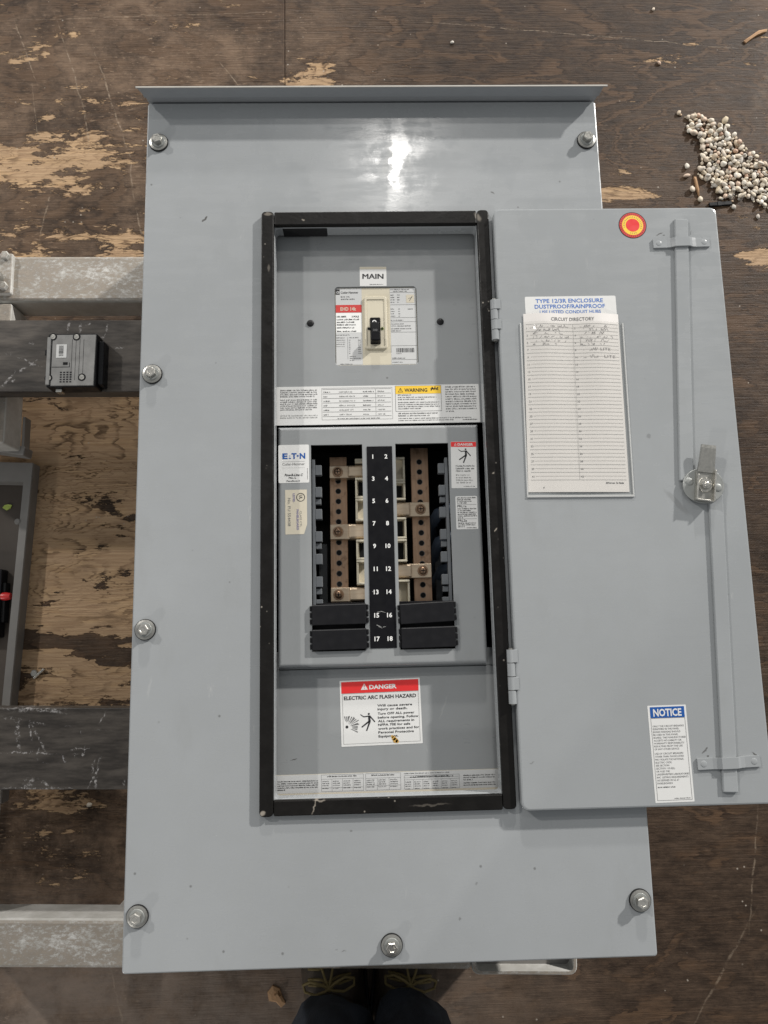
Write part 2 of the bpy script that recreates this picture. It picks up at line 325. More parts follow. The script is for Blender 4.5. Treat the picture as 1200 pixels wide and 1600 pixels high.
def frame_mat():
    n = NT('chipped_white_paint'); o = n.coord()
    f = n.noise(o, 18, 8, 0.72); g = n.noise(n.mapping(o, scale=(1.0, 1.8, 1.8)), 130, 7, 0.80); b = n.noise(n.mapping(o, scale=(0.6, 1.3, 1)), 9, 6, 0.66)
    white = n.mix(n.step(f, 0.35, 0.7), (0.46, 0.45, 0.415), (0.64, 0.63, 0.60))
    dirt = n.mix(n.step(g, 0.3, 0.7), (0.13, 0.105, 0.080), (0.30, 0.25, 0.195))
    geo = n.node('ShaderNodeNewGeometry'); sx = n.node('ShaderNodeSeparateXYZ'); n.put(sx.inputs[0], geo.outputs['Normal'])
    up = n.step(sx.outputs[2], 0.6, 0.95)          # dirt and boot wear lie on the upward faces
    md = n.m('MULTIPLY', n.step(n.m('ADD', n.m('MULTIPLY', g, 0.78), n.m('MULTIPLY', b, 0.42)), 0.43, 0.62), up)
    c = n.mix(n.m('MULTIPLY', md, 0.88), white, dirt)
    chip = n.m('MULTIPLY', n.step(g, 0.63, 0.70), n.step(b, 0.45, 0.6))
    c = n.mix(n.m('MULTIPLY', chip, 0.8), c, (0.045, 0.035, 0.028))
    n.set(Base_Color=c, Roughness=n.step(f, 0.3, 0.7, 0.42, 0.62)); n.bump(n.m('ADD', g, n.m('MULTIPLY', f, 0.6)), 0.4, 0.0009); M['chipped_white_paint'] = n.mat
frame_mat()
flat('tray_paint', (0.205, 0.195, 0.182), 0.5, 0, 0.18, vscale=30)
flat('tray_floor', (0.052, 0.040, 0.030), 0.6, 0, 0.5, vscale=14)

def pebble_mat():
    n = NT('pebble_stone'); o = n.coord(); oi = n.node('ShaderNodeObjectInfo')
    rmp = n.node('ShaderNodeValToRGB'); n.put(rmp.inputs[0], oi.outputs['Random'])
    el = rmp.color_ramp.elements
    el[0].position = 0; el[0].color = (0.66, 0.56, 0.41, 1); el[1].position = 1; el[1].color = (0.60, 0.50, 0.35, 1)
    for p, c in ((0.18, (0.76, 0.71, 0.62)), (0.34, (0.54, 0.43, 0.31)), (0.50, (0.70, 0.62, 0.50)), (0.60, (0.58, 0.37, 0.26)), (0.68, (0.73, 0.66, 0.54)), (0.82, (0.46, 0.42, 0.37)), (0.9, (0.80, 0.76, 0.68))):
        e = el.new(p); e.color = c + (1,)
    c = n.mix(n.step(n.noise(n.coord(), 190, 5, 0.65), 0.45, 0.75, 0, 0.35), rmp.outputs[0], (0.48, 0.34, 0.22))
    n.set(Base_Color=c, Roughness=0.62); n.bump(n.noise(o, 500, 3), 0.25, 0.0006); M['pebble_stone'] = n.mat
pebble_mat()

def cloth_mat():
    n = NT('navy_denim'); o = n.coord()
    tw = n.m('SINE', n.m('MULTIPLY', n.noise(n.mapping(o, scale=(1, 1, 1)), 900, 2), 12))
    f = n.noise(o, 26, 5, 0.65)
    c = n.mix(n.step(f, 0.3, 0.7), (0.009, 0.0112, 0.017), (0.027, 0.034, 0.047))
    n.set(Base_Color=c, Roughness=0.85); n.bump(n.m('ADD', tw, n.m('MULTIPLY', f, 5)), 0.35, 0.0012); M['navy_denim'] = n.mat
    n = NT('boot_leather'); o = n.coord(); f = n.noise(o, 40, 6, 0.7)
    c = n.mix(n.step(f, 0.3, 0.7), (0.022, 0.0165, 0.0115), (0.066, 0.048, 0.033))
    c = n.mix(n.step(n.noise(o, 130, 5, 0.7), 0.62, 0.72, 0, 0.6), c, (0.10, 0.075, 0.05))
    n.set(Base_Color=c, Roughness=0.6); n.bump(f, 0.5, 0.001); M['boot_leather'] = n.mat
cloth_mat()

# ------------------------------------------------------------------ mesh builder (millimetres; z counts from the floor)
H = 360.0          # cover plane above the floor
def rrect(x0, x1, y0, y1, r, z, k=5):
    p = []
    for cx, cy, a0 in ((x1-r, y1-r, 0), (x0+r, y1-r, 90), (x0+r, y0+r, 180), (x1-r, y0+r, 270)):
        for i in range(k):
            a = R(a0 + 90*i/(k-1)); p.append((cx + r*math.cos(a), cy + r*math.sin(a), z))
    return p
def ring(cx, cy, r, z, n=24, a0=0.0, ry=None):
    ry = r if ry is None else ry
    return [(cx + r*math.cos(a0 + 2*math.pi*i/n), cy + ry*math.sin(a0 + 2*math.pi*i/n), z) for i in range(n)]

_font_cache = {}
def glyphs(s, bold):
    key = (s, bold)
    if key not in _font_cache:
        c = bpy.data.curves.new('t', 'FONT'); c.body = s; c.size = 1.0; c.resolution_u = 2; c.offset = bold; c.fill_mode = 'FRONT'
        o = bpy.data.objects.new('t', c); col.objects.link(o)
        bpy.context.view_layer.update()
        me = bpy.data.meshes.new_from_object(o.evaluated_get(bpy.context.evaluated_depsgraph_get()))
        v = [tuple(q.co) for q in me.vertices]; f = [tuple(q.vertices) for q in me.polygons]
        bpy.data.meshes.remove(me); bpy.data.objects.remove(o); bpy.data.curves.remove(c)
        _font_cache[key] = (v, f)
    return _font_cache[key]

class MB:
    def __init__(s): s.v = []; s.f = []; s.mi = []; s.sm = []; s.mats = []; s.warp = None; s.x = None
    def frame(s, cx, cy, ang=0.0):
        """following shapes are given in a local frame turned by ang about its origin (cx, cy)"""
        s.x = (cx, cy, math.cos(R(ang)), math.sin(R(ang)))
    def add(s, verts, faces, mat, smooth=False):
        if mat not in s.mats: s.mats.append(mat)
        i = s.mats.index(mat); b = len(s.v)
        if s.x:
            cx, cy, c, n = s.x
            verts = [(cx + c*p[0] - n*p[1], cy + n*p[0] + c*p[1], p[2]) for p in verts]
        s.v += verts
        for f in faces: s.f.append([b + q for q in f]); s.mi.append(i); s.sm.append(smooth)
    def loft(s, loops, mat, cap0=False, cap1=True, smooth=False, closed=True):
        n = len(loops[0]); v = [p for l in loops for p in l]; f = []
        for j in range(len(loops)-1):
            for i in range(n if closed else n-1):
                a = j*n + i; b = j*n + (i+1) % n; f.append((a, b, b+n, a+n))
        s.add(v, f, mat, smooth)
        if cap0: s.add(list(loops[0]), [tuple(reversed(range(n)))], mat)
        if cap1: s.add(list(loops[-1]), [tuple(range(n))], mat)
    def box(s, x0, x1, y0, y1, z0, z1, mat, b=0.4, r=None):
        r = max(b, 0.05) if r is None else r; k = 3 if r < 1.5 else 5
        ins = b*0.9
        s.loft([rrect(x0, x1, y0, y1, r, z0, k), rrect(x0, x1, y0, y1, r, z1-b, k),
                rrect(x0+b*.3, x1-b*.3, y0+b*.3, y1-b*.3, max(r-b*.3, .02), z1-b*.3, k),
                rrect(x0+ins, x1-ins, y0+ins, y1-ins, max(r-ins, .02), z1, k)], mat, True, True)
    def sheet(s, x0, x1, y0, y1, z, mat, r=0.0, t=0.12):
        if r <= 0: r = 0.02
        s.loft([rrect(x0, x1, y0, y1, r, z-t, 4 if r > .3 else 2), rrect(x0, x1, y0, y1, r, z, 4 if r > .3 else 2)], mat)
    def poly(s, pts, z, mat): s.add([(x, y, z) for x, y in pts], [tuple(range(len(pts)))], mat)
    def rect(s, x0, x1, y0, y1, z, mat, n=1):
        v = []; f = []
        for i in range(n+1):
            x = x0 + (x1-x0)*i/n; v += [(x, y0, z), (x, y1, z)]
        for i in range(n): f.append((2*i, 2*i+2, 2*i+3, 2*i+1))
        s.add(v, f, mat)
    def outline(s, x0, x1, y0, y1, wd, z, mat):
        s.rect(x0, x1, y0, y0+wd, z, mat); s.rect(x0, x1, y1-wd, y1, z, mat)
        s.rect(x0, x0+wd, y0+wd, y1-wd, z, mat); s.rect(x1-wd, x1, y0+wd, y1-wd, z, mat)
    def seg(s, a, b, w0, z, mat, w1=None):
        w1 = w0 if w1 is None else w1
        dx, dy = b[0]-a[0], b[1]-a[1]; L = math.hypot(dx, dy) or 1; nx, ny = -dy/L/2, dx/L/2
        s.add([(a[0]+nx*w0, a[1]+ny*w0, z), (a[0]-nx*w0, a[1]-ny*w0, z), (b[0]-nx*w1, b[1]-ny*w1, z), (b[0]+nx*w1, b[1]+ny*w1, z)], [(0, 1, 2, 3)], mat)
    def disc(s, cx, cy, r, z, mat, n=20): s.add(ring(cx, cy, r, z, n), [tuple(range(n))], mat)
    def annulus(s, cx, cy, r0, r1, z, mat, n=28): s.loft([ring(cx, cy, r1, z, n), ring(cx, cy, r0, z, n)], mat, False, False)
    def cyl(s, cx, cy, z0, z1, r, mat, n=20, b=0.0, smooth=True):
        L = [ring(cx, cy, r, z0, n), ring(cx, cy, r, z1-b, n)]
        if b: L.append(ring(cx, cy, r-b, z1, n))
        s.loft(L[:2], mat, False, not b, smooth)
        if b: s.loft(L[1:], mat, False, True, False)
    def dome(s, cx, cy, z0, r, h, mat, n=20):
        L = [ring(cx, cy, r*math.cos(t), z0 + h*math.sin(t), n) for t in (0, .4, .8, 1.15, 1.45)]
        s.loft(L, mat, False, True, True)
    def tube(s, pts, r, mat, n=8, caps=True, smooth=True):
        P = [Vector(p) for p in pts]; loops = []; up = Vector((0, 0, 1))
        rr = r if isinstance(r, (list, tuple)) else [r]*len(P)
        prev = None
        for i, p in enumerate(P):
            d = (P[min(i+1, len(P)-1)] - P[max(i-1, 0)]).normalized()
            a = prev if prev is not None else (up if abs(d.z) < .9 else Vector((1, 0, 0)))
            a = (a - d*a.dot(d)).normalized(); prev = a; b = d.cross(a)
            loops.append([tuple(p + (a*math.cos(t) + b*math.sin(t))*rr[i]) for t in [2*math.pi*k/n for k in range(n)]])
        s.loft(loops, mat, caps, caps, smooth)
    def text(s, t, x, y, z, size, mat, bold=0.0, align='l', fit=None, ang=0.0, shear=0.0):
        v, f = glyphs(t, bold)
        if not v: return
        x0 = min(p[0] for p in v); x1 = max(p[0] for p in v); k = size/0.72; kx = k
        if fit: kx = fit/(x1-x0)
        W = (x1-x0)*kx; ox = {'l': 0, 'c': -W/2, 'r': -W}[align]
        c, n = math.cos(R(ang)), math.sin(R(ang)); out = []
        for p in v:
            lx = ox + (p[0]-x0)*kx + shear*p[1]*k; ly = p[1]*k
            out.append((x + c*lx - n*ly, y + n*lx + c*ly, z))
        s.add(out, f, mat)
    def greek(s, x0, x1, y, h, z, mat, fill=1.0, seed=0, ang=0.0):
        """a line of print too small to read: word-shaped runs of letter-sized strokes"""
        rnd = random.Random(seed*7919 + int(x0*31 + y*17)); x = x0; end = x0 + (x1-x0)*fill
        v = []; f = []
        while x < end:
            for _ in range(rnd.choice((2, 3, 4, 5, 6, 7, 8))):
                lw = h*rnd.uniform(.42, .68); top = y + h*rnd.choice((.7, .7, .72, 1.0))
                if x + lw > end: break
                b = len(v); sw = h*.24
                for (a0, a1, b0, b1) in ((x, x+sw, y, top), (x+sw, x+lw*.92, y + h*rnd.choice((0, .28, .5)), None)):
                    if b1 is None: b1 = b0 + h*.22
                    b = len(v); v += [(a0, b0, z), (a1, b0, z), (a1, b1, z), (a0, b1, z)]; f.append((b, b+1, b+2, b+3))
                if rnd.random() < .5:
                    a0 = x + lw*.70; b = len(v); v += [(a0, y, z), (a0+sw*.8, y, z), (a0+sw*.8, y+h*.68, z), (a0, y+h*.68, z)]; f.append((b, b+1, b+2, b+3))
                x += lw + h*.14
            else:
                x += h*.42; continue
            break
        if f: s.add(v, f, mat)
    def scrawl(s, x0, x1, y, h, z, mat, seed, wd=0.32):
        rnd = random.Random(seed); x = x0; p = None
        while x < x1:
            if rnd.random() < .16: x += h*.7; p = None; continue
            k = rnd.choice(((0, .0), (.15, .9), (.3, .1), (.45, .6), (.55, .0), (.7, .55)))
            q = (x + rnd.uniform(-.1, .1)*h, y + h*(k[1] + rnd.uniform(-.12, .12)))
            if p: s.seg(p, q, wd, z, mat)
            p = q; x += h*rnd.uniform(.12, .30)
    def build(s, name, parent=None, smooth_angle=None):
        v = [s.warp(p) for p in s.v] if s.warp else s.v
        xs = [p[0] for p in v]; ys = [p[1] for p in v]; zs = [p[2] for p in v]
        og = Vector(((min(xs)+max(xs))/2, (min(ys)+max(ys))/2, min(zs)))
        if s.keep: og = Vector((0, 0, 0))
        me = bpy.data.meshes.new(name)
        me.from_pydata([((p[0]-og.x)/1000, (p[1]-og.y)/1000, (p[2]-og.z)/1000) for p in v], [], s.f)
        for m in s.mats: me.materials.append(M[m])
        me.polygons.foreach_set('material_index', s.mi); me.polygons.foreach_set('use_smooth', s.sm); me.update()
        o = bpy.data.objects.new(name, me); col.objects.link(o)
        W = og/1000
        if parent is not None:
            o.parent = parent; o.location = W - Vector(parent['_w'])
        else: o.location = W
        o['_w'] = tuple(W)
        return o
    keep = False

def tag(o, label=None, cat=None, group=None, kind=None):
    for k, v in (('label', label), ('category', cat), ('group', group), ('kind', kind)):
        if v: o[k] = v
    return o
def empty(name, x, y, z, label, cat):
    o = bpy.data.objects.new(name, None); col.objects.link(o); o.location = (x/1000, y/1000, z/1000); o['_w'] = tuple(o.location)
    o.empty_display_size = 0.05
    return tag(o, label, cat)

# ------------------------------------------------------------------ the floor: two sheets of worn plywood butted along a seam
fl = MB(); fl.keep = True
fl.box(-2600, 2600, -2600, 2600, -60, -19, 'tray_floor', 0.5)
floor = tag(fl.build('floor'), kind='structure')
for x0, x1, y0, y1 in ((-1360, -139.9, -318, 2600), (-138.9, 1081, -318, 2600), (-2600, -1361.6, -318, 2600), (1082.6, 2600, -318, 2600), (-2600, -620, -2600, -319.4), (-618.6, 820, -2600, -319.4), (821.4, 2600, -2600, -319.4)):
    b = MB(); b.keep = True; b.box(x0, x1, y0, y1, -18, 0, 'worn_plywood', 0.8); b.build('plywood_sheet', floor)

# ------------------------------------------------------------------ steel frame and planks under the enclosure
fr = empty('transport_skid', -200, -70, 0, 'chipped white steel skid carrying the dark planks under the enclosure', 'skid')
b = MB(); b.frame(-524, 357, -0.5); b.box(-120, 700, -34, 34, 86, 136, 'chipped_white_paint', 5, 5); b.build('cross_beam', fr)
b = MB(); b.frame(-471, -508, -2.0); b.box(-120, 575, -28, 28, 86, 136, 'chipped_white_paint', 5, 5); b.build('cross_beam', fr)
b = MB(); b.frame(-471, -508, -2.0)        # open shoe at the right end of the nearer beam
for loops in [[rrect(575.5, 706, -33, 28, 9, 92), rrect(575.5, 706, -33, 28, 9, 134), rrect(577, 704.5, -31.5, 26.5, 8, 136), rrect(580, 701.5, -28.5, 23.5, 6, 136), rrect(581, 700.5, -27.5, 22.5, 5, 118)]]:
    b.loft(loops, 'chipped_white_paint', True, False)
    b.poly([(p[0], p[1]) for p in loops[-1]], 118, 'tray_paint')
b.build('end_shoe', fr)
b = MB(); b.box(-640, -505, 121, 321, 86, 134.5, 'chipped_white_paint', 3, 3); b.build('side_member', fr)
b = MB(); b.box(-640, -505, -478, -236, 86, 134.5, 'chipped_white_paint', 3, 3); b.build('side_member', fr)
b = MB(); b.box(-640, -503, 331, 391, 130, 143, 'chipped_white_paint', 2, 3); bp = b.build('mounting_plate', fr)
for x, y in ((-512, 386), (-512, 341)):
    b = MB(); b.cyl(x, y, 142.5, 149, 6, 'chipped_white_paint', 6, 1.0, False); b.build('bolt', bp)
b = MB(); b.cyl(-527, 352, 142.5, 158, 14, 'zinc', 20, 3); b.build('stud', bp)
b = MB(); b.box(-640, -517, 128, 170, 134, 148, 'chipped_white_paint', 2, 2); b.build('bracket', fr)
b = MB(); b.box(-504.6, -501, 128, 172, 66, 84, 'tray_paint', .6); b.build('flange', fr)
b = MB(); b.frame(-500, 118, -9); b.box(-130, 0, -3, 10, 60, 85, 'tray_paint', 1.5); b.build('tie_bar', fr)
for x, y in ((-330, 357), (160, 352), (-330, -513), (150, -530)):
    b = MB(); b.box(x-22, x+22, y-22, y+22, 0, 88, 'chipped_white_paint', 2); b.build('leg', fr)
b = MB(); b.box(150, 200, -478, 321, 86, 134, 'chipped_white_paint', 3); b.build('side_member', fr)

b = MB(); b.keep = True; b.frame(-503, 234.5, -0.7); b.box(-210, 735, -50.5, 50.5, 136, 160, 'scuffed_black_paint', 1.5, 1.5)
tag(b.build('plank'), 'dark scuffed plank with the loose breaker lying on it', 'plank')
b = MB(); b.keep = True; b.frame(-474, -274, -1.5); b.box(-210, 705, -49, 49, 136, 160, 'scuffed_black_paint', 1.5, 1.5)
tag(b.build('plank'), 'dark plank with white scratches, the lower one nearer the boots', 'plank')

# ------------------------------------------------------------------ grey tray at the left edge of the picture
tr = empty('steel_tray', -630, -130, 0, 'open low grey steel tray on the floor at the left edge', 'tray')
b = MB(); b.frame(-514, 119, -2.4)
b.loft([rrect(-230, 0, -490, 0, 3, 0), rrect(-230, 0, -490, 0, 3, 21), rrect(-229, -1, -489, -1, 2.5, 23), rrect(-217, -12, -476, -30, 2, 23), rrect(-216, -13, -475, -32, 2, 4)], 'tray_paint', True, False)
b.build('wall', tr)
b = MB(); b.frame(-514, 119, -2.4); b.box(-216.5, -12.5, -475.5, -31.5, 1, 3.2, 'tray_floor', .3); b.build('tray_base', tr)
b = MB(); b.frame(-514, 119, -2.4); b.cyl(-15, -90, 5, 24.5, 4.5, 'tray_paint', 12, 1); b.build('rivet', tr)
sw = empty('switch_block', -590, -85, 3.2, 'black switch block with red tip inside the grey tray', 'switch')
b = MB(); b.box(-650, -552, -140, -40, 3.2, 22, 'black_plastic', 2, 3); b.build('body', sw)
b = MB(); b.box(-552, -547, -118, -60, 4, 18, 'dark_inside', 1, 1); b.build('rail', sw)
b = MB(); b.tube([(-551, -80, 17), (-545, -80, 18), (-539, -80, 18)], [6, 6, 4.5], 'red_knob', 12); b.build('button', sw)
b = MB(); b.loft([[(-565, 54, 3.2), (-559, 50, 3.2), (-553, 53, 3.2), (-551, 58, 3.2), (-557, 59, 3.2), (-562, 58, 3.2)], [(-565, 54, 5), (-559, 50, 5), (-553, 53, 5.6), (-551, 58, 5), (-557, 59, 5.4), (-562, 58, 5)]], 'green_chip', True, True)
tag(b.build('green_fragment'), 'small yellow green fragment lying in the grey tray', 'fragment')

# ------------------------------------------------------------------ the panelboard
P = empty('panelboard', 0, 0, 160, 'large grey electrical panelboard lying on its back with door open', 'panelboard')
# back box with the rain hood
b = MB()
bx = [rrect(-249, 249, -447, 447, 3, 160), rrect(-249, 249, -447, 447, 3, H-6), rrect(-247.5, 247.5, -445.5, 445.5, 2, H-6), rrect(-247.5, 247.5, -445.5, 445.5, 2, 163)]
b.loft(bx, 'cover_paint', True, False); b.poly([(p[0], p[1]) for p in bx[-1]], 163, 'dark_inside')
box = b.build('back_box', P)
b = MB()    # drip hood: a folded strip standing out of the top edge
prof = [(455.6, H-22), (455.6, H-1), (455.0, H+6), (452.6, H+9), (451.8, H+24), (450.2, H+26)]
prof2 = [(452.4, H+26.6), (455.2, H+21), (458.2, H+9), (458.2, H-22)]
pr = prof + prof2; xl = [-254, -254, -254.6, -255.4, -256, -259.5, -260, -257, -255, -254]
b.loft([[(-q, y, z) for q, (y, z) in zip([-k for k in xl], pr)], [(-k, y, z) for k, (y, z) in zip(xl, pr)]], 'hood_paint', True, True)
hood = b.build('rain_hood', P)
b = MB(); b.box(-259.4, 259.4, 450.4, 452.2, H+26.2, H+27.0, 'hood_edge', .3); b.build('hood_edge', hood)
# cover: sheet with a rounded opening, folded down along its edges
b = MB(); b.keep = True
b.loft([rrect(-252.2, 252.2, -451.2, 451.2, 2.5, H-18), rrect(-254, 254, -453, 452.8, 3, H-17), rrect(-254, 254, -453, 452.8, 3, H-1.2), rrect(-253.6, 253.6, -452.6, 452.4, 2.8, H-0.4), rrect(-252.6, 252.6, -451.6, 451.6, 2.4, H),
        rrect(-112.5, 112.5, -301.0, 301.0, 4, H), rrect(-111.4, 111.4, -299.9, 299.9, 3.5, H-.7), rrect(-111, 111, -299.5, 299.5, 3.5, H-2), rrect(-111, 111, -299.5, 299.5, 3.5, H-15)], 'cover_paint', False, False)
cover = b.build('cover', P)
# foam gasket round the opening: four strips
gz0, gz1 = H+.02, H+6
for (x0, x1, y0, y1) in ((-125.2, -111.6, -315.0, 316.2), (111.3, 124.4, -314.2, 316.2), (-111.3, 111.0, 300.2, 315.8), (-111.3, 111.0, -314.6, -300.0)):
    b = MB(); b.keep = True; b.box(x0, x1, y0, y1, gz0, gz1 - (0 if x1-x0 < 50 else .5), 'foam_gasket', 1.2, 4.2 if x1-x0 < 50 else 1.2); b.build('gasket_strip', P)
# cover bolts
for i, (x, y) in enumerate([(-240.4, 403.1), (240.4, 403.1), (-240.4, 133.8), (-240.4, -133.7), (-240.4, -402), (240.4, -402), (0, -434.7)]):
    b = MB(); b.cyl(x, y, H, H+1.6, 10.6, 'rubber', 28); b.loft([ring(x, y, 9.9, H+1.5, 28), ring(x, y, 9.9, H+2.4, 28)], 'zinc', False, False, True); b.loft([ring(x, y, 9.9, H+2.4, 28), ring(x, y, 7.8, H+3.0, 28)], 'zinc', False, True); b.loft([ring(x, y, 7.4, H+2.9, 28), ring(x, y, 7.0, H+4.4, 28)], 'cam_zinc', False, True)
    a = random.uniform(0, 1)
    b.loft([ring(x, y, 5.7, H+4.2, 6, a), ring(x, y, 5.7, H+9.4, 6, a)], 'zinc', False, False); b.loft([ring(x, y, 5.7, H+9.4, 6, a), ring(x, y, 4.9, H+10.2, 6, a), ring(x, y, 3.0, H+10.2, 6, a), ring(x, y, 2.6, H+9.8, 6, a)], 'bright_zinc', False, True)  # hex sides darker than the top: shading put into the metal colours
    b.build('bolt', cover)

# upper deadfront plate with the main breaker looking through it
U = H - 20
b = MB()
b.loft([rrect(-125, 125, 81.4, 330, 1, U-1.5), rrect(-125, 125, 81.4, 330, 1, U-.3), rrect(-124.6, 124.6, 81.8, 329.6, 1, U), rrect(-47.6, 44.4, 148, 240, 4, U), rrect(-47.2, 44.0, 148.4, 239.6, 3.8, U-.4), rrect(-47.2, 44.0, 148.4, 239.6, 3.8, U-4)], 'deadfront_paint', False, False)
upper = b.build('deadfront', P)
for x in (-74.4, 69.7):
    b = MB(); b.dome(x, 197.5, U, 4.0, 2.0, 'rubber', 16); b.rect(x-2.4, x+2.4, 197.1, 197.9, U+2.06, 'dark_inside'); b.build('screw', upper)
# insulating block above, under the lip
b = MB(); b.box(-103, -54, 299.0, 302, U+3, H-1, 'rubber', .6); b.build('lip_pad', P)

z = U + .15
b = MB(); b.frame(-19, 240.6, -.4); b.sheet(0, 30, 0, 23, z, 'label_white', .4); b.rect(0.1, 29.9, 19.9, 22.9, z+.06, 'label_cream')
[b.text('MAIN', 3+dx, 8.6, z+.15+.01*abs(dx), 6.2, 'ink_black', 0.0, fit=23.2) for dx in (0, .25, .5)]; b.greek(11, 26, 1.4, 1.1, z+.15, 'ink_soft', seed=3); b.build('main_label', upper)

# main breaker
mbk = MB(); mbk.box(-46.9, 43.7, 148.7, 239.3, U-70, U-1.6, 'ivory', .5, 3.6)
main = mbk.build('main_breaker', P)
z = U - 1.45
b = MB()
b.sheet(-46.4, -17.2, 149.4, 238.6, z, 'label_grey', .5)
b.rect(-46.3, -17.4, 210.2, 219.2, z+.1, 'ink_dull_red'); b.text('EHD 14k', -41, 212.4, z+.2, 4.2, 'label_cream', .02, fit=17.5)
b.rect(-46.3, -17.4, 186.6, 209.6, z+.1, 'ink_white')
b.rect(-46.2, -41.6, 231.4, 237.6, z+.1, 'ink_black'); b.text('C', -45.3, 232.6, z+.2, 3, 'label_grey', .03); b.text('H', -43.4, 232.6, z+.2, 3, 'label_grey', .03, fit=1.5)
b.text('Cutler-Hammer', -40.4, 232.6, z+.1, 2.6, 'ink_black', .014, fit=19.6)
b.greek(-40.4, -30, 228.0, 1.8, z+.1, 'ink_soft', seed=1); b.greek(-40.4, -24, 225.2, 1.8, z+.1, 'ink_soft', seed=2)
b.text('100 AMPS', -45.2, 204.4, z+.2, 2.0, 'ink_black', .03, fit=10.5); b.text('3 POLE', -28.6, 204.4, z+.2, 2.0, 'ink_black', .03, fit=8)
for i, (y, f) in enumerate(((201.2, .92), (198.0, .72), (195.0, .80), (191.6, .74))): b.greek(-45.2, -18, y, 2.0, z+.2, 'ink_black', f, i+4)
b.greek(-45.2, -22, 187.4, 1.9, z+.2, 'ink_black', .95, 12); b.greek(-46, -31, 183.4, 1.4, z+.1, 'ink_soft', 1, 13)
b.greek(-46, -36, 180.2, 1.3, z+.1, 'ink_soft', 1, 14); b.greek(-32, -21, 180.2, 1.3, z+.1, 'ink_soft', 1, 15)
for i in range(4): b.greek(-46, -35, 177.6-2.4*i, 1.2, z+.1, 'ink_pale' if i % 2 else 'ink_soft', .9, 16+i)
for i in range(8): b.greek(-32, -30, 177.4-2.2*i, 1.2, z+.1, 'ink_soft', 1, 30+i); b.greek(-22, -18.4, 177.4-2.2*i, 1.2, z+.1, 'ink_soft', 1, 40+i)
b.rect(-33.6, -33.35, 156, 181.5, z+.1, 'ink_soft')
for i in range(3): b.greek(-31.5, -18.6, 158.6-2.2*i, 1.2, z+.1, 'ink_soft', (.6, 1, .4)[i], 50+i)
b.greek(-42, -28, 149.8, 1.2, z+.1, 'ink_soft', 1, 60)
b.build('rating_label', main)
b = MB()
b.sheet(14.4, 43.2, 149.4, 238.6, z, 'label_grey', .5)
for y in (233.2, 218.6, 203.4, 198.6, 186.4, 170.6, 154.6): b.rect(14.8, 43.0, y, y+.3, z+.1, 'ink_soft')
b.greek(15, 36, 236.2, 1.4, z+.1, 'ink_soft', 1, 1); b.greek(18, 34, 234.2, 1.2, z+.1, 'ink_soft', 1, 2)
for i in range(4):
    b.greek(15, 20, 229.6-2.8*i, 1.4, z+.1, 'ink_soft', 1, i); b.greek(22.5, 25.5, 229.6-2.8*i, 1.4, z+.1, 'ink_soft', 1, 9+i)
    b.greek(15, 20, 213.2-2.8*i, 1.4, z+.1, 'ink_soft', 1, 20+i); b.greek(23.5, 26.0, 213.2-2.8*i, 1.4, z+.1, 'ink_soft', 1, 29+i)
b.sheet(32.6, 41.4, 221, 230.6, z+.15, 'label_cream', .3); b.seg((36, 223), (39.5, 229), .5, z+.3, 'ink_soft'); b.seg((35, 226), (39, 227), .35, z+.3, 'ink_soft')
b.greek(34, 41, 213, 1.5, z+.1, 'ink_soft', 1, 70); b.greek(15, 29, 200, 1.3, z+.1, 'ink_soft', 1, 71)
for i, f in enumerate((.55, .8, .8, .4)): b.greek(15, 43, 195.6-2.4*i - (.8 if i > 1 else 0), 1.4, z+.1, 'ink_soft', f, 80+i)
rnd = random.Random(4); x = 20
while x < 40: wd = rnd.choice((.3, .5, .9)); b.rect(x, x+wd, 163, 168, z+.1, 'ink_black'); x += wd + rnd.choice((.4, .6))
b.greek(20, 26, 161.2, 1.1, z+.1, 'ink_soft', 1, 90); b.greek(15.5, 30, 155.8, 1.5, z+.1, 'ink_soft', 1, 91); b.greek(15.5, 27, 151.2, 1.3, z+.1, 'ink_soft', 1, 92)
b.build('approval_label', main)
b = MB()
b.loft([rrect(-14.6, 10.4, 166.8, 228, 2.6, U-1.8), rrect(-14.6, 10.4, 166.8, 228, 2.6, U+.6), rrect(-13.9, 9.7, 167.5, 227.3, 2.2, U+1.1), rrect(-12.2, 8.0, 169.4, 224.6, 1.6, U+1.1), rrect(-11.8, 7.6, 169.8, 224.2, 1.4, U+.2)], 'ivory', False, False)
b.poly([(p[0], p[1]) for p in rrect(-11.8, 7.6, 169.8, 224.2, 1.4, 0)], U+.2, 'ivory')
sur = b.build('handle_surround', main)
b = MB(); b.loft([rrect(-8.4, 3.0, 172, 203, 1.2, U+.5), rrect(-8.4, 3.0, 172, 203, 1.2, U+.9)], 'black_strip'); b.build('handle_slot', main)
b = MB()
b.loft([rrect(-8.2, 2.6, 172.4, 184, 1.4, U+.5), rrect(-7.8, 2.2, 173, 183.6, 1.4, U+9), rrect(-7.2, 1.6, 174, 183, 1.2, U+10)], 'black_strip')
b.loft([rrect(-7.0, 1.4, 184, 197.6, 1.0, U+.5), rrect(-7.0, 1.4, 184, 196.5, 1.0, U+4), rrect(-6.6, 1.0, 184.4, 195.6, 1.0, U+4.6)], 'black_plastic')
b.text('100', -2.8, 185.6, U+4.8, 2.6, 'ink_soft', .02, 'c'); b.annulus(-3.6, 197.4, 1.4, 2.5, U+1.5, 'ink_white', 16)
b.build('toggle', main)
for x in (-9.6, 5.0):
    b = MB(); b.cyl(x, 190.2, U+.1, U+.5, 1.7, 'green_chip' if x > 0 else 'dark_inside', 10); b.cyl(x, 190.2, U+.5, U+.9, 1.3, 'dark_inside', 10); b.build('trip_window', main)

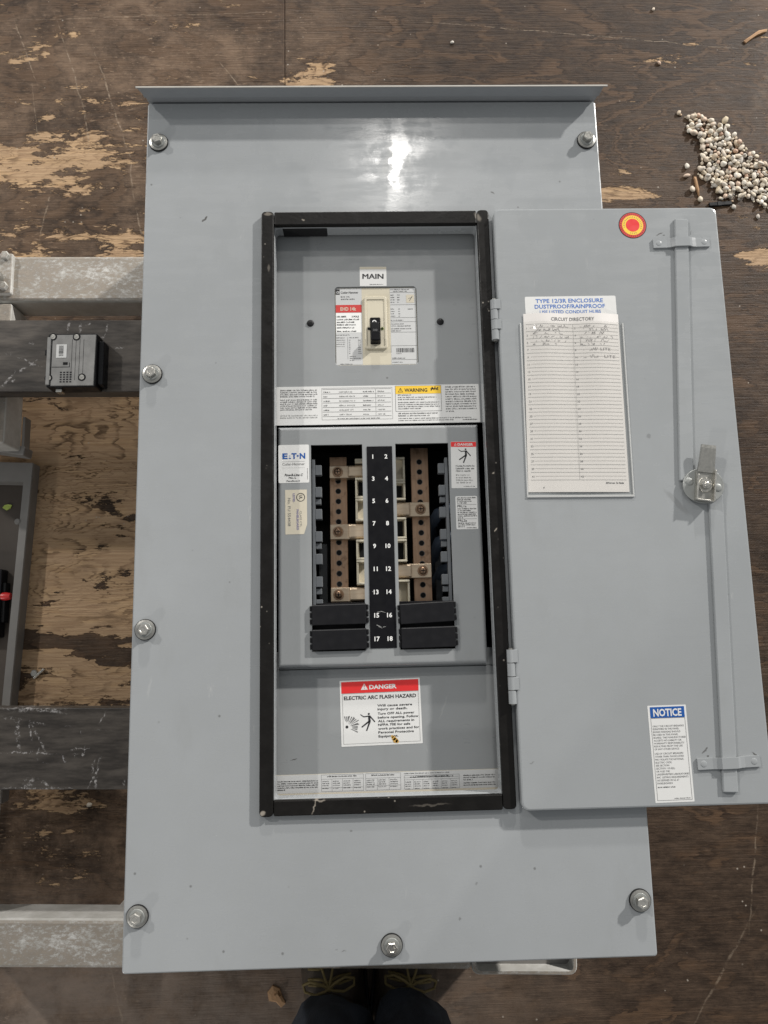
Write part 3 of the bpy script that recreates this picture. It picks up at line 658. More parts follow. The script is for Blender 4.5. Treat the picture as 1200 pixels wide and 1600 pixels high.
# wide instruction label under the main breaker
z = U + .15
b = MB(); b.frame(-111.6, 81.4, .1); b.sheet(0, 221, 0, 43.2, z, 'label_white', .8)
zt = z + .12
for i, f in enumerate((1, 1, 1, .93)): b.greek(4, 44.5, 38.4-2.35*i, 1.75, zt, 'ink_soft', f, i)
for i, f in enumerate((1, 1, 1, 1, 1, .85)): b.greek(4, 44.5, 27.6-2.2*i, 1.6, zt, 'ink_soft', f, 10+i)
for i in range(2): b.greek(4, 44.5, 10.0-2.4*i, 1.6, zt, 'ink_pale', 1, 20+i)
b.outline(49, 126, 5.2, 41.2, .35, zt, 'ink_pale')
for i in range(7):
    y = 39.6 - 5.1*i; b.rect(50, 124.5, y-.18, y+.18, zt, 'ink_soft')
    if i < 6:
        b.greek(51, 59, y-3.8, 1.7, zt, 'ink_soft', (1, .55, .9, .6, .8, .75)[i], 31+i); b.greek(68, 86, y-3.8, 1.9, zt, 'ink_pale', (.8, 1, 1, 1, .9, .8)[i], 41+i)
        b.greek(94, 106, y-3.8, 1.7, zt, 'ink_soft', (1, .5, 1, .8, .7, .6)[i], 51+i); b.rect(107.6, 108, y-4.6, y-.4, zt, 'ink_pale'); b.greek(110, 121, y-3.8, 1.9, zt, 'ink_pale', .8, 61+i)
b.greek(66, 112, 6.0, 1.3, zt, 'ink_soft', 1, 69)
b.outline(129.2, 179.6, 13.4, 42.4, .35, zt, 'ink_soft'); b.rect(129.6, 179.2, 33.2, 42.0, zt+.02, 'ink_yellow')
zz = zt + .12
b.text('WARNING', 139.4, 35.4, zz, 4.0, 'ink_black', .022, fit=25)
b.seg((132.6, 35.2), (135, 39.8), .45, zz, 'ink_black'); b.seg((135, 39.8), (137.4, 35.2), .45, zz, 'ink_black'); b.seg((132.4, 35.3), (137.6, 35.3), .45, zz, 'ink_black'); b.rect(134.8, 135.2, 36.4, 38.4, zz, 'ink_black')
for p, q in (((168, 38.6), (175.4, 38.6)), ((169.6, 40.6), (171.6, 37.0)), ((173, 41), (172.6, 37)), ((176, 40.2), (174, 37)), ((168.4, 36.6), (170, 38.6)), ((176.2, 37.2), (174.6, 38.8))): b.seg(p, q, 1.3, zz, 'ink_black', .6)
b.greek(132, 147, 31.2, 1.5, zt, 'ink_soft', 1, 80)
for i, f in enumerate((.95, .65, 1, 1, 1, .55)): b.greek(132, 177.5, 28.6-2.35*i - (1 if i > 1 else 0), 1.5, zt, 'ink_soft', f, 81+i)
for i, f in enumerate((1, .8)): b.greek(132, 176, 10.4-2.6*i, 1.7, zt, 'ink_soft', f, 90+i)
for i, f in enumerate((1, .75)): b.greek(132, 212, 5.0-2.3*i, 1.3, zt, 'ink_soft', f, 95+i)
for i in range(11): b.greek(184, 218, 39.6-2.75*i, 1.75, zt, 'ink_soft', .28 if i == 10 else 1, 100+i)
b.greek(202, 219, 2.6, 1.5, zt, 'ink_black', 1, 130)
b.build('instruction_label', upper)

# lower deadfront plate with the two breaker openings
Lz = H - 16
def plate_with_holes(mb, xs, ys, holes, zt, zb, mat):
    nx, ny = len(xs), len(ys); v = [(x, y, zt) for y in ys for x in xs]; f = []
    inside = lambda i, j: any(xs[i] >= h[0]-.01 and xs[i+1] <= h[1]+.01 and ys[j] >= h[2]-.01 and ys[j+1] <= h[3]+.01 for h in holes)
    for j in range(ny-1):
        for i in range(nx-1):
            if not inside(i, j): a = j*nx+i; f.append((a, a+1, a+1+nx, a+nx))
    mb.add(v, f, mat)
    for (x0, x1, y0, y1) in holes:
        mb.loft([[(x0, y0, zt), (x0, y1, zt), (x1, y1, zt), (x1, y0, zt)], [(x0, y0, zb), (x0, y1, zb), (x1, y1, zb), (x1, y0, zb)]], mat, False, False)
b = MB()
X0, X1, Y0, Y1 = -109.8, 106.0, -175.5, 78.6
plate_with_holes(b, [X0+4, -74.6, -19.6, 16.0, 73.0, X1-4], [Y0+4, -159.8, 58.2, Y1-4], [(-74.6, -19.6, -159.8, 58.2), (16.0, 73.0, -159.8, 58.2)], Lz, Lz-3, 'deadfront_paint')
lps = []
for t in range(6):
    a = R(90*t/5); i = 4*(1-math.sin(a)); zz_ = Lz - 4*(1-math.cos(a))
    lps.append([(X0+i, Y0+i, zz_), (X1-i, Y0+i, zz_), (X1-i, Y1-i, zz_), (X0+i, Y1-i, zz_)])
lps.append([(X0, Y0, Lz-16), (X1, Y0, Lz-16), (X1, Y1, Lz-16), (X0, Y1, Lz-16)])
b.loft(lps, 'deadfront_paint', False, False, False)
lower = b.build('breaker_deadfront', P)
# number strip
b = MB(); b.sheet(-14.8, 12.4, -157.8, 55.4, Lz+.5, 'black_strip', .3, .5)
for i in range(9):
    y = 42.0 - 24.05*i
    b.text(str(2*i+1), -8.4 + (0.7 if i > 4 else 0), y, Lz+.65, 4.6, 'ink_white', .026, 'c'); b.text(str(2*i+2), 5.7, y, Lz+.65, 4.6, 'ink_white', .026, 'c')
for p, q in (((-7, -121), (-3, -120.4)), ((-3.4, -120), (1.6, -121.6)), ((-8, -134), (-3, -136)), ((-6, -135.6), (-2, -137.4)), ((-1.4, -136.4), (1.6, -135.8)), ((-11.6, -99.8), (-9.8, -98.4))): b.seg(p, q, .6, Lz+.62, 'ink_pale', .25)
b.build('circuit_number_strip', lower)
# filler plates: real blocks snapped into the openings
for (cx, cy, ang) in ((-46.4, -122.4, .6), (-46.4, -147.8, .6), (44.6, -122.4, 2.4), (45.2, -147.6, .9)):
    b = MB(); b.frame(cx, cy, ang)
    b.box(-28.0, 28.0, -10.6, 10.6, Lz-8, Lz+4.6, 'black_plastic', .8, 1.2)
    for s_ in (-1, 1):
        for y in (-6.8, 0, 6.8):
            x = s_*28.6; b.box(min(x, x+s_*1.2)-.6, max(x, x+s_*1.2)+.6, y-2.6, y+2.6, Lz-6, Lz+2.6, 'black_plastic', .6)
    b.rect(-27, 27, 9.5, 9.75, Lz+4.65, 'ink_soft')
    b.build('filler_plate', P)
b = MB(); b.box(-74, -20, -159.4, -110, Lz-14, Lz-9, 'black_strip', .5); b.build('filler_backing', P); b = MB(); b.box(16.4, 72.6, -159.4, -110, Lz-14, Lz-9, 'black_strip', .5); b.build('filler_backing', P)

# labels on the lower deadfront
z = Lz + .15; zt = z + .12
b = MB(); b.frame(-109.0, 17, .3); b.sheet(0, 32.6, 0, 41.6, z, 'label_white', 1.4)
for ch, x, wd in (('E', 4.2, 5.6), ('T', 13.8, 5.6), ('N', 22.6, 6.0)): b.text(ch, x, 26.4, zt, 6.0, 'ink_blue', .04, fit=wd)
b.poly([(10.6, 26.4), (13.6, 26.4), (12.8, 27.6), (11.3, 27.6)], zt, 'ink_blue'); b.poly([(11.5, 29), (12.7, 29), (12.3, 30), (11.8, 30)], zt, 'ink_blue'); b.disc(20.6, 29.4, 1.1, zt, 'ink_blue', 14)
b.rect(4.4, 28, 23.2, 23.45, zt, 'ink_pale'); b.text('Cutler-Hammer', 4.2, 19.2, zt, 2.9, 'ink_soft', 0, fit=23.6); b.rect(4.4, 28, 16.4, 16.55, zt, 'ink_pale')
b.text('Pow-R-Line C', 6.4, 7.4, zt, 2.7, 'ink_black', .03, fit=19, shear=.25); b.text('PRL1a', 10.8, 4.6, zt, 1.9, 'ink_black', .015, fit=8); b.text('Panelboard', 8.6, 1.4, zt, 1.7, 'ink_black', .015, fit=13.8)
for i in range(9): b.rect(30.4, 31.1, 3.6+1.4*i, 4.4+1.4*i, zt, 'ink_soft')
b.build('maker_label', lower)

b = MB(); b.frame(-101.9, -38, .3)
b.loft([[(0, 0, z-.12), (19.6, 0, z-.12), (23, 10.4, z-.12), (23, 47.6, z-.12), (0, 47.6, z-.12)], [(0, 0, z), (19.6, 0, z), (23, 10.4, z), (23, 47.6, z), (0, 47.6, z)]], 'label_cream')
b.annulus(16.4, 39.4, 3.9, 4.6, zt, 'ink_black'); b.text('UL', 15.2, 41.9, zt, 3.2, 'ink_black', .02, ang=-90, fit=4.6)
b.text('LISTED', 8.2, 43.6, zt, 2.2, 'ink_violet', .03, ang=-90, fit=9.2); b.text('CLASS CTL', 15.4, 24.6, zt, 2.0, 'ink_soft', .0, ang=-90, fit=17); b.text('PANELBOARD', 12.0, 26.4, zt, 2.2, 'ink_violet', .03, ang=-90, fit=22)
b.text('No. FU 554438', 2.8, 38.8, zt, 3.0, 'ink_soft', 0, ang=-90, fit=30)
b.build('listing_label', lower)

b = MB(); b.frame(75.0, 8.4, -.9); b.sheet(0, 27.4, 0, 51, z, 'label_white', .8); b.rect(.15, 27.25, 45.3, 50.7, zt, 'ink_red')
zz = zt + .1
b.text('DANGER', 7.4, 46.6, zz, 2.7, 'label_white', .03, fit=16.6); b.seg((3.6, 46.6), (4.9, 49.2), .4, zz, 'label_white'); b.seg((4.9, 49.2), (6.2, 46.6), .4, zz, 'label_white'); b.seg((3.5, 46.7), (6.3, 46.7), .4, zz, 'label_white')
def figure(mb, q, z, k=1.0, mat='ink_black'):
    S = lambda p: (q[0]+p[0]*k, q[1]+p[1]*k)
    mb.disc(*S((8.4, 15.8)), .95*k, z, mat, 14)
    for p0, p1, w0, w1 in (((8.6, 14.4), (8.8, 9.2), 1.9, 2.2), ((8.0, 13.8), (3.6, 13.4), 1.0, .9), ((3.6, 13.4), (.6, 15.6), .9, .6), ((9.0, 14.2), (13.8, 8.4), 1.1, 1.0), ((8.8, 9.4), (1.4, 4.2), 1.6, 1.1), ((9.2, 9.2), (5.8, .8), 1.6, 1.1)):
        mb.seg(S(p0), S(p1), w0*k, z, mat, w1*k)
figure(b, (7.4, 26.8), zt, 1.0)
for i, f in enumerate((1, 1, .85)): b.greek(4.9, 25.2, 23.4-2.75*i, 1.9, zt, 'ink_soft', f, i+5)
for i, f in enumerate((.75, .8, .95, .8)): b.greek(4.9, 25.2, 13.6-2.75*i, 1.7, zt, 'ink_pale', f, i+9)
b.greek(13, 25.4, 1.6, 1.0, zt, 'ink_soft', 1, 40); b.build('shock_warning_label', lower)

b = MB(); b.frame(78.6, -36, -.1); b.sheet(0, 23.2, 0, 35.6, z, 'label_white', 1.2)
for i, f in enumerate((1, .7, .75, .5)): b.greek(1.6, 22.4, 33.2-1.85*i, 1.45, zt, 'ink_black', f, i)
b.rect(1.6, 22, 26.3, 26.55, zt, 'ink_soft'); b.text('PRL1a', 1.8, 23.6, zt, 2.3, 'ink_black', .012, fit=9.6)
for i, f in enumerate((.97, .75, 1, 1, 1, .3)): b.greek(1.8, 22.4, 21.4-1.95*i, 1.45, zt, 'ink_black', f, i+20)
b.rect(1.6, 22, 11.0, 11.25, zt, 'ink_soft'); b.text('PRL2a', 1.8, 8.2, zt, 2.3, 'ink_black', .012, fit=9.6)
for i, f in enumerate((.95, .9, .35)): b.greek(1.8, 22.4, 6.0-1.9*i, 1.4, zt, 'ink_black', f, i+30)
b.greek(11, 22.4, 1.0, 1.2, zt, 'ink_black', 1, 44); b.build('breaker_type_label', lower)

# bottom gutter plate with the arc flash sticker and the torque table
Gz = H - 30
b = MB(); b.keep = True; b.box(-125, 125, -330, -178.5, Gz-2, Gz, 'deadfront_paint', .5); gut = b.build('gutter_cover', P)
b = MB(); b.box(-125, 125, -178.2, -160, Gz-6, Gz-1.2, 'deadfront_paint', .5); b.build('gutter_joint', P)
z = Gz + .2; zt = z + .15; zz = zt + .12
b = MB(); b.frame(-46.3, -256.9, 1.05); Wd, Ht = 83.6, 66.2
b.sheet(0, Wd, 0, Ht, z, 'label_white', .5); b.rect(1.6, Wd-1.8, 53.2, 64.8, zt, 'ink_red')
b.poly([(21.8, 56.2), (29.2, 56.2), (25.5, 62.6)], zz, 'label_white'); b.rect(25.2, 25.8, 58.6, 61, zz+.1, 'ink_red'); b.rect(25.2, 25.8, 57.2, 57.9, zz+.1, 'ink_red')
b.text('DANGER', 30.6, 56.6, zz, 4.3, 'label_white', .036, fit=28.4)
b.text('ELECTRIC ARC FLASH HAZARD', 4.0, 46.6, zt, 3.7, 'ink_black', .024, fit=75)
for t, y, wd in (('Will cause severe', 38.6, 36), ('injury or death.', 35.0, 31), ('Turn OFF ALL power', 30.4, 38), ('before opening. Follow', 26.6, 42), ('ALL requirements in', 22.9, 37.4), ('NFPA 70E for safe', 19.2, 33.2), ('work practices and for', 15.5, 42.4), ('Personal Protective', 11.7, 36.6), ('Equipment.', 7.8, 20.4)):
    b.text(t, 38.4, y, zt, 2.35, 'ink_black', .018, fit=wd)
b.outline(2.3, Wd-2.2, 2.4, 53, .3, zt, 'ink_pale')
figure(b, (19.8, 14.0), zt, 1.12)
c0 = (6.2, 19.6); b.disc(*c0, 1.5, zt, 'ink_black', 10)
rnd = random.Random(9)
for a in range(-26, 108, 9):
    L0 = rnd.uniform(3.2, 6.0); L1 = rnd.uniform(11, 15); an = R(a + rnd.uniform(-3, 3))
    if -5 < a < 55: L1 = min(L1, 14)
    b.seg((c0[0]+L0*math.cos(an), c0[1]+L0*math.sin(an)), (c0[0]+L1*math.cos(an), c0[1]+L1*math.sin(an)*.95), .25, zt, 'ink_soft', .95)
for (x, y, r_) in ((54, 6.4, 2.2), (55.6, 4.2, 2.6), (52.6, 8.2, 1.4), (57.4, 3.2, 1.8)): b.disc(x, y, r_, zt+.05, 'glue_amber', 11)
b.build('arc_flash_sticker', gut)

b = MB(); b.frame(-114.2, -304.6, .15); b.sheet(0, 229, 0, 21.6, z, 'label_cream', .4); b.rect(.2, 228.8, 3.4, 21.2, z+.05, 'label_grey')
for i, f in enumerate((1, 1, 1, 1, .2)): b.greek(2.5, 44, 14.6-2.05*i, 1.3, zt, 'ink_black', f, i)
def grid(x0, x1, y0, y1, nx, rows, sd):
    b.outline(x0, x1, y0, y1, .22, zt, 'ink_soft')
    for i in range(1, nx): xx = x0+(x1-x0)*i/nx; b.rect(xx-.1, xx+.1, y0, y1-4.4, zt, 'ink_soft')
    for r_ in rows: b.rect(x0, x1, r_-.1, r_+.1, zt, 'ink_soft')
    for i in range(nx):
        xx = x0+(x1-x0)*i/nx
        for k, yy in enumerate((y1-7.0, y1-9.0, y1-11.0, y1-13.6)): b.greek(xx+1, xx+(x1-x0)/nx-.8, yy, 1.25, zt, 'ink_soft', .8, sd+i*5+k)
    b.greek(x0+6, x1-6, y1-2.4, 1.5, zt, 'ink_black', 1, sd+99)
grid(47, 90, 4.2, 20.6, 4, (16.4, 7.8), 10); grid(92, 128, 4.2, 20.6, 3, (16.0, 8.6), 40); grid(131.5, 188, 4.0, 17.6, 6, (13.4, 15.4), 70)
b.greek(131.5, 178, 19.0, 1.2, zt, 'ink_soft', 1, 96)
b.text('CONNECTION WIRE TORQUES', 143, 15.8, zt, 1.3, 'ink_black', .01, fit=34)
for i, f in enumerate((1, 1, .3, 1, 1)): b.greek(192, 225, 15.4-2.15*i - (.9 if i > 2 else 0), 1.4, zt, 'ink_black', f, 97+i)
b.build('torque_table_label', gut)

# ------------------------------------------------------------------ interior behind the openings
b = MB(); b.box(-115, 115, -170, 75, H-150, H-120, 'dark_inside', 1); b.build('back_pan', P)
for x0, x1, yt in ((-57.0, -37.4, 55), (34.6, 54.8, 64)):
    b = MB(); b.box(x0, x1, -125, yt, H-66, H-60, 'tinned_bus', .6)
    cx = (x0+x1)/2 - .2; y = yt - 16.5
    while y > -112:
        b.cyl(cx, y, H-60.2, H-59.85, 3.3, 'ink_soft', 14); b.cyl(cx, y, H-59.9, H-59.7, 2.7, 'dark_inside', 14); y -= 11.55
    b.build('bus_bar', P)
for x0, x1, y0, y1, sx in ((-56.6, -14, 28, 42, -47.4), (-56.6, -14, -40.4, -23.6, -47.7), (-56.6, -14, -108.4, -93, -48), (12, 53.6, -16.6, -.6, 43.6), (12, 53.8, -84.4, -68.8, 44.1)):
    b = MB(); b.box(x0, x1, y0, y1, H-60, H-48, 'stab_metal', .7)
    b.box(*((x1-22, x1-2) if sx < 0 else (x0+2, x0+20)), y0+.6, y1-.6, H-48, H-43, 'stab_metal', 2.0)
    st = b.build('stab', P)
    b = MB(); yc = (y0+y1)/2; b.cyl(sx, yc, H-48, H-46.6, 5.8, 'tinned_bus', 20, .4); b.dome(sx, yc, H-46.7, 4.6, 2.6, 'tinned_bus', 16)
    b.seg((sx-2.4, yc), (sx+2.4, yc), 1.0, H-44.0, 'dark_inside'); b.seg((sx, yc-2.4), (sx, yc+2.4), 1.0, H-43.95, 'dark_inside'); b.build('screw', st)
def insulator(x0, x1, y0, y1, win):
    b = MB(); b.box(x0, x1, y0, y1, H-95, H-52, 'ivory_dull', .8)
    b.box(x0, x1, y0, y0+2.4, H-52, H-40, 'ivory', .5); b.box(x0, x1, y1-2.4, y1, H-52, H-40, 'ivory', .5)
    b.box(x0 if x0 < 0 else x1-2.4, x0+2.4 if x0 < 0 else x1, y0+2.5, y1-2.5, H-52, H-41, 'ivory', .5)
    if win: b.box(x0+3.4 if x0 < 0 else x0, x1 if x0 < 0 else x1-3.4, y0+3, y1-3, H-52, H-51, 'dark_inside', .2)
    b.build('insulator', P)
for a in ((-28, -13, 3.6, 26.6, 1), (-28, -13, -21.4, 3.2, 0), (-28, -13, -64, -42, 1), (-28, -13, -90.8, -64.4, 0), (-28, -13, 43.4, 48, 0),
          (10, 27, 22, 49, 0), (10, 27, 0.8, 21.6, 1), (10, 27, -42, -18.4, 1), (10, 27, -67, -42.4, 1), (10, 29, -112, -86.4, 0)): insulator(*a)
# slotted mounting rails at both sides
for s_ in (-1, 1):
    xa = -74.2 if s_ < 0 else 72.6
    b = MB(); b.box(min(xa, xa-s_*3.2), max(xa, xa-s_*3.2), -112, 44, H-34, H-24, 'inner_grey', .4); rail = b.build('mounting_rail', P)
    y = 33.0; i = 0
    while y > -112:
        e = xa - s_*3.3; b = MB(); b.box(min(e, e-s_*7.0), max(e, e-s_*7.0), y-6, y+5, H-33, H-25, 'inner_grey', .5); b.build('tab', rail)
        if i % 2: b = MB(); b.box(min(e, e-s_*6.0), max(e, e-s_*6.0), y-13.5, y-7.4, H-35, H-28, 'inner_grey', .5); b.build('tab', rail)
        y -= 24.05; i += 1
for pts in ([(84, -4, H-70), (66, -10, H-72), (58, -22, H-90), (62, -40, H-118)], [(86, -34, H-72), (66, -42, H-76), (60, -56, H-92), (64, -72, H-118)], [(84, -70, H-84), (70, -74, H-84), (62, -90, H-118)]):
    b = MB(); b.tube(pts, 7, 'cable_blue', 10); b.build('cable', P)
for x0, x1 in ((-72, -62), (62, 70)):
    b = MB(); b.box(x0, x1, -125, -40, H-112, H-92, 'inner_grey', 1); b.build('side_rail', P)

# ------------------------------------------------------------------ door, swung open flat to the right
D = H + 12
b = MB(); b.keep = True
b.loft([rrect(129.6, 374.4, -313.4, 312.0, 6, H+3), rrect(128.4, 375.4, -314.6, 313.2, 7, H+4), rrect(128.4, 375.4, -314.6, 313.2, 7, D-1.4), rrect(128.9, 374.9, -314.1, 312.7, 6.6, D-.4), rrect(130.2, 373.6, -312.8, 311.4, 6, D)], 'door_paint', True, True)
door = b.build('door', P)
for y0, y1 in ((163.0, 208.4), (-214.2, -161.0)):
    n = 4; st = (y1-y0)/n; hb = MB(); hb.tube([(124.9, y0-1, H+9.6), (124.9, y1+1, H+9.6)], 2.2, 'zinc', 10); hinge = hb.build('hinge', P)
    for i in range(n):
        b = MB(); ya, yb = y0+i*st+.35, y0+(i+1)*st-.35; b.tube([(124.9, ya, H+9.6), (124.9, yb, H+9.6)], 4.1, 'door_paint', 14)
        if i % 2: b.box(125.2, 131, ya, yb, H+11.8, H+13.4, 'door_paint', .4)
        else: b.box(124.8, 127.6, ya, yb, H+.2, H+8, 'cover_paint', .4)
        b.build('knuckle', hinge)

# lock rods, guides and latch
def rod(pa, pb, wd, zc, name):
    dx, dy = pb[0]-pa[0], pb[1]-pa[1]; L = math.hypot(dx, dy); ang = math.degrees(math.atan2(dy, dx))
    b = MB(); b.frame(pa[0], pa[1], ang); b.box(0, L, -wd/2, wd/2, zc, zc+2.8, 'door_paint', 1.2, 1.2); b.build(name, door)
rod((334.4, 298), (315.2, 6), 15.0, D+.3, 'lock_rod'); rod((344.2, -8), (331.8, -302.5), 15.0, D+.3, 'lock_rod')
def guide(cx, cy, ang, half=31):
    b = MB(); b.frame(cx, cy, ang); xs = [-half, -16, -11.5, -8, 8, 11.5, 16, half]; zs = [0, 0, 1.0, 3.2, 3.2, 1.0, 0, 0]
    for y0, y1, dz in ((-5.2, 5.2, 0),):
        top = [(x, y, D+.1+zz_+2.0) for x, zz_ in zip(xs, zs) for y in (y0, y1)]; bot = [(x, y, D+.1+zz_) for x, zz_ in zip(xs, zs) for y in (y0, y1)]
        n = len(top); f = []
        for i in range(len(xs)-1):
            a = 2*i; f += [(a, a+2, a+3, a+1), (n+a+1, n+a+3, n+a+2, n+a), (a, n+a, n+a+2, a+2), (a+1, a+3, n+a+3, n+a+1)]
        f += [(0, 1, n+1, n), (n-2, 2*n-2, 2*n-1, n-1)]
        b.add(top+bot, f, 'door_paint')
    for x in (-25, 25): b.dome(x, 0, D+2.0, 3.4, .5, 'door_paint', 14)
    b.build('rod_guide', door)
guide(332.4, 270.6, 1.2); guide(333.0, -274.6, 1.4)
b = MB(); lx, ly = 331.4, 0.4
b.loft([ring(lx, ly, 21.5, D+3.2, 36, 0, 18.5), ring(lx, ly, 21.5, D+4.6, 36, 0, 18.5), ring(lx, ly, 21.0, D+5.0, 36, 0, 18.0)], 'cam_zinc', True, True)
cam_ = b.build('latch_cam', door)
for dx, dy in ((-14.5, 4.5), (14.5, -2.5)):
    b = MB(); b.dome(lx+dx, ly+dy, D+5, 4.4, .9, 'cam_zinc', 16); b.build('latch_rivet', door)
b = MB(); b.frame(lx, ly, -8)
b.box(-9.5, 9.5, -17, 14, D+5, D+8, 'zinc', .6)
b.box(-9.5, -7.7, -17, 10, D+8, D+12, 'bright_zinc', .6); b.box(7.7, 9.5, -17, 16, D+8, D+13, 'bright_zinc', .6); b.box(-9.4, 9.4, -17, -15.4, D+8, D+11, 'bright_zinc', .5)
v = [(-9, 13, D+9.2), (9, 13, D+9.2), (8.2, 22, D+10.4), (-8.2, 22, D+10.4), (-7.6, 38, D+12.2), (7.6, 38, D+12.2), (7.4, 41.5, D+12.2), (-7.4, 41.5, D+12.2)]
w2 = [(p[0], p[1], p[2]-2.2) for p in v]; n = 8
b.add(v + w2, [(0, 1, 2, 3), (3, 2, 5, 4), (4, 5, 6, 7), (8, 11, 10, 9), (11, 12, 13, 10), (12, 15, 14, 13), (0, 3, 11, 8), (3, 4, 12, 11), (4, 7, 15, 12), (1, 9, 10, 2), (2, 10, 13, 5), (5, 13, 14, 6), (6, 14, 15, 7), (0, 8, 9, 1)], 'zinc')
b.build('latch_handle', door)
b = MB(); b.frame(lx, ly, -8); b.cyl(0, 0, D+8, D+9.2, 7.6, 'bright_zinc', 24, .4); b.loft([ring(0, 0, 5.2, D+9.1, 6), ring(0, 0, 5.2, D+12, 6), ring(0, 0, 4.5, D+12.6, 6)], 'zinc', False, True); b.dome(0, 0, D+12.6, 3.0, 1.2, 'bright_zinc', 14); b.build('latch_bolt', door)

# door labels
z = D + .15; zt = z + .12; zz = zt + .12
b = MB(); cx, cy = 281, 292.5
b.cyl(cx, cy, D, z, 15.4, 'rubber', 40, smooth=False); b.disc(cx, cy, 14.6, zt, 'ink_dull_red', 40); b.disc(cx, cy, 11.6, zt+.06, 'ink_yellow', 36); b.disc(cx, cy, 7.6, zt+.12, 'ink_red', 32)
for i in range(30):
    a = 2*math.pi*i/30
    if 195 < math.degrees(a) < 250 or 290 < math.degrees(a) < 330: continue
    b.seg((cx+8.8*math.cos(a), cy+8.8*math.sin(a)), (cx+10.3*math.cos(a+.05), cy+10.3*math.sin(a+.05)), .5, zt+.14, 'ink_soft')
for i in range(36):
    a = 2*math.pi*i/36; b.seg((cx+12.5*math.cos(a), cy+12.5*math.sin(a)), (cx+13.7*math.cos(a), cy+13.7*math.sin(a)), .35, zt+.14, 'rubber')
b.build('round_sticker', door)

b = MB(); b.frame(158, 150, .15); b.sheet(0, 98.4, 0, 60.8, z, 'label_white', 1.6)
b.text('TYPE 12/3R ENCLOSURE', 11.4, 53.6, zt, 4.5, 'ink_type_blue', .018, fit=73); b.text('DUSTPROOF/RAINPROOF', 10.2, 47.2, zt, 4.5, 'ink_type_blue', .018, fit=76); b.text('USE LISTED CONDUIT HUBS', 15.4, 41.4, zt, 3.7, 'ink_type_blue', .01, fit=66)
b.build('enclosure_type_label', door)

b = MB(); b.frame(258.4, -310.6, .6); b.sheet(0, 38.4, 0, 91.6, z, 'label_white', .5); b.rect(2.2, 36.4, 79.8, 90.2, zt, 'ink_blue')
b.text('NOTICE', 5.2, 81.4, zz, 7.0, 'label_white', .03, fit=28.2)
b.outline(2.2, 36.4, 2.0, 79.6, .3, zt, 'ink_soft')
for i, (t, wd) in enumerate((('ONLY THE CIRCUIT BREAKERS', 31), ('IDENTIFIED IN THE PANEL', 26), ('BOARD MARKING SHOULD', 27), ('BE USED IN THIS PANEL', 24.6), ('BOARD. THE MANUFACTURER', 32), ('ACCEPTS NO LIABILITY OR', 27.4), ('WARRANTY RESPONSIBILITY', 30), ('RESULTING FROM THE USE', 28), ('OF ANY OTHER DEVICE.', 24.6))): b.text(t, 3.6, 71.0-2.72*i, zt, 1.75, 'ink_soft', 0.0, fit=wd)
for i, (t, wd) in enumerate((('USE OF CIRCUIT BREAKERS', 28), ('OTHER THAN THOSE LISTED', 28.4), ('MAY VIOLATE THE NATIONAL', 28), ('ELECTRIC CODE,', 16), ('SEE SECTION', 13), ('SECTION 110-3(b),', 18.6), ('OR VOID THE', 13), ('UNDERWRITERS LABORATORIES', 32), ('INC. LISTING REQUIREMENTS', 31), ('AS DEFINED IN UL 67', 21.6), ('PANELBOARDS', 15))): b.text(t, 3.6, 45.0-2.78*i, zt, 1.75, 'ink_soft', 0.0, fit=wd)
b.greek(3.6, 22, 13.8, 1.5, zt, 'ink_soft', 1, 7); b.greek(19, 35, 3.2, 1.1, zt, 'ink_soft', 1, 8)
b.build('notice_label', door)

# clear sleeve glued to the door
def bulge(p):
    u = (p[0]-152)/108
    k = max(0.0, min(1.0, u)); e = max(0.0, min(1.0, (p[1]+6)/190))
    return (p[0], p[1], p[2] + 2.3*math.sin(math.pi*k)**2*(.35+.65*e) + 2.6*math.sin(k*9.0 + .4)*e*math.sin(math.pi*k) + 2.0*e*e*math.sin(math.pi*k))
def sleeve_warp(p):
    q = bulge(p); d = math.exp(-(((p[0]-163)/16)**2 + ((p[1]-166)/20)**2)); return (q[0], q[1], q[2] + 3.2*d)
b = MB(); b.warp = sleeve_warp; b.frame(205.4, 86, -.6)
nx, ny = 24, 36; v = []; f = []
for j in range(ny+1):
    for i in range(nx+1): v.append((-55 + 110.5*i/nx, -94.2 + 188.6*j/ny, D+1.6))
for j in range(ny):
    for i in range(nx): a = j*(nx+1)+i; f.append((a, a+1, a+nx+2, a+nx+1))
b.add(v, f, 'clear_vinyl', True); b.build('clear_sleeve', door)
b = MB(); b.frame(205.4, 86, -.6); b.box(-55.4, 55.9, -94.8, -92.6, D, D+1.5, 'label_grey', .4); b.box(-55.4, -54.0, -92.5, 94, D, D+1.2, 'label_grey', .3); b.box(54.5, 55.9, -92.5, 94, D, D+1.2, 'label_grey', .3); b.build('sleeve_seam', door)

# the directory card slipped into the sleeve: a thing of its own
b = MB(); b.warp = bulge; b.frame(205.0, 93.6, -.9)
v = []; f = []; nx, ny = 24, 24
for j in range(ny+1):
    for i in range(nx+1):
        sk = 2.6*(1-j/ny); v.append((-51.4-sk*.6 + (102.2+sk*1.1)*i/nx, -97 + 193.6*j/ny, D+.6))
for j in range(ny):
    for i in range(nx): a = j*(nx+1)+i; f.append((a, a+1, a+nx+2, a+nx+1))
b.add(v, f, 'paper', True)
zc = D + .78
b.text('CIRCUIT DIRECTORY', -22.5, 88.2, zc, 3.9, 'ink_soft', .008, fit=46)
y0 = 84.6
for i in range(43):
    y = y0 - i*4.02; b.rect(-49.5 if i % 2 == 0 else -45, 49.5, y-.16, y+.16, zc, 'ink_pale' if i % 2 == 0 else 'ink_faint', 20)
b.rect(.8, 1.05, y0-169, y0, zc, 'ink_pale')
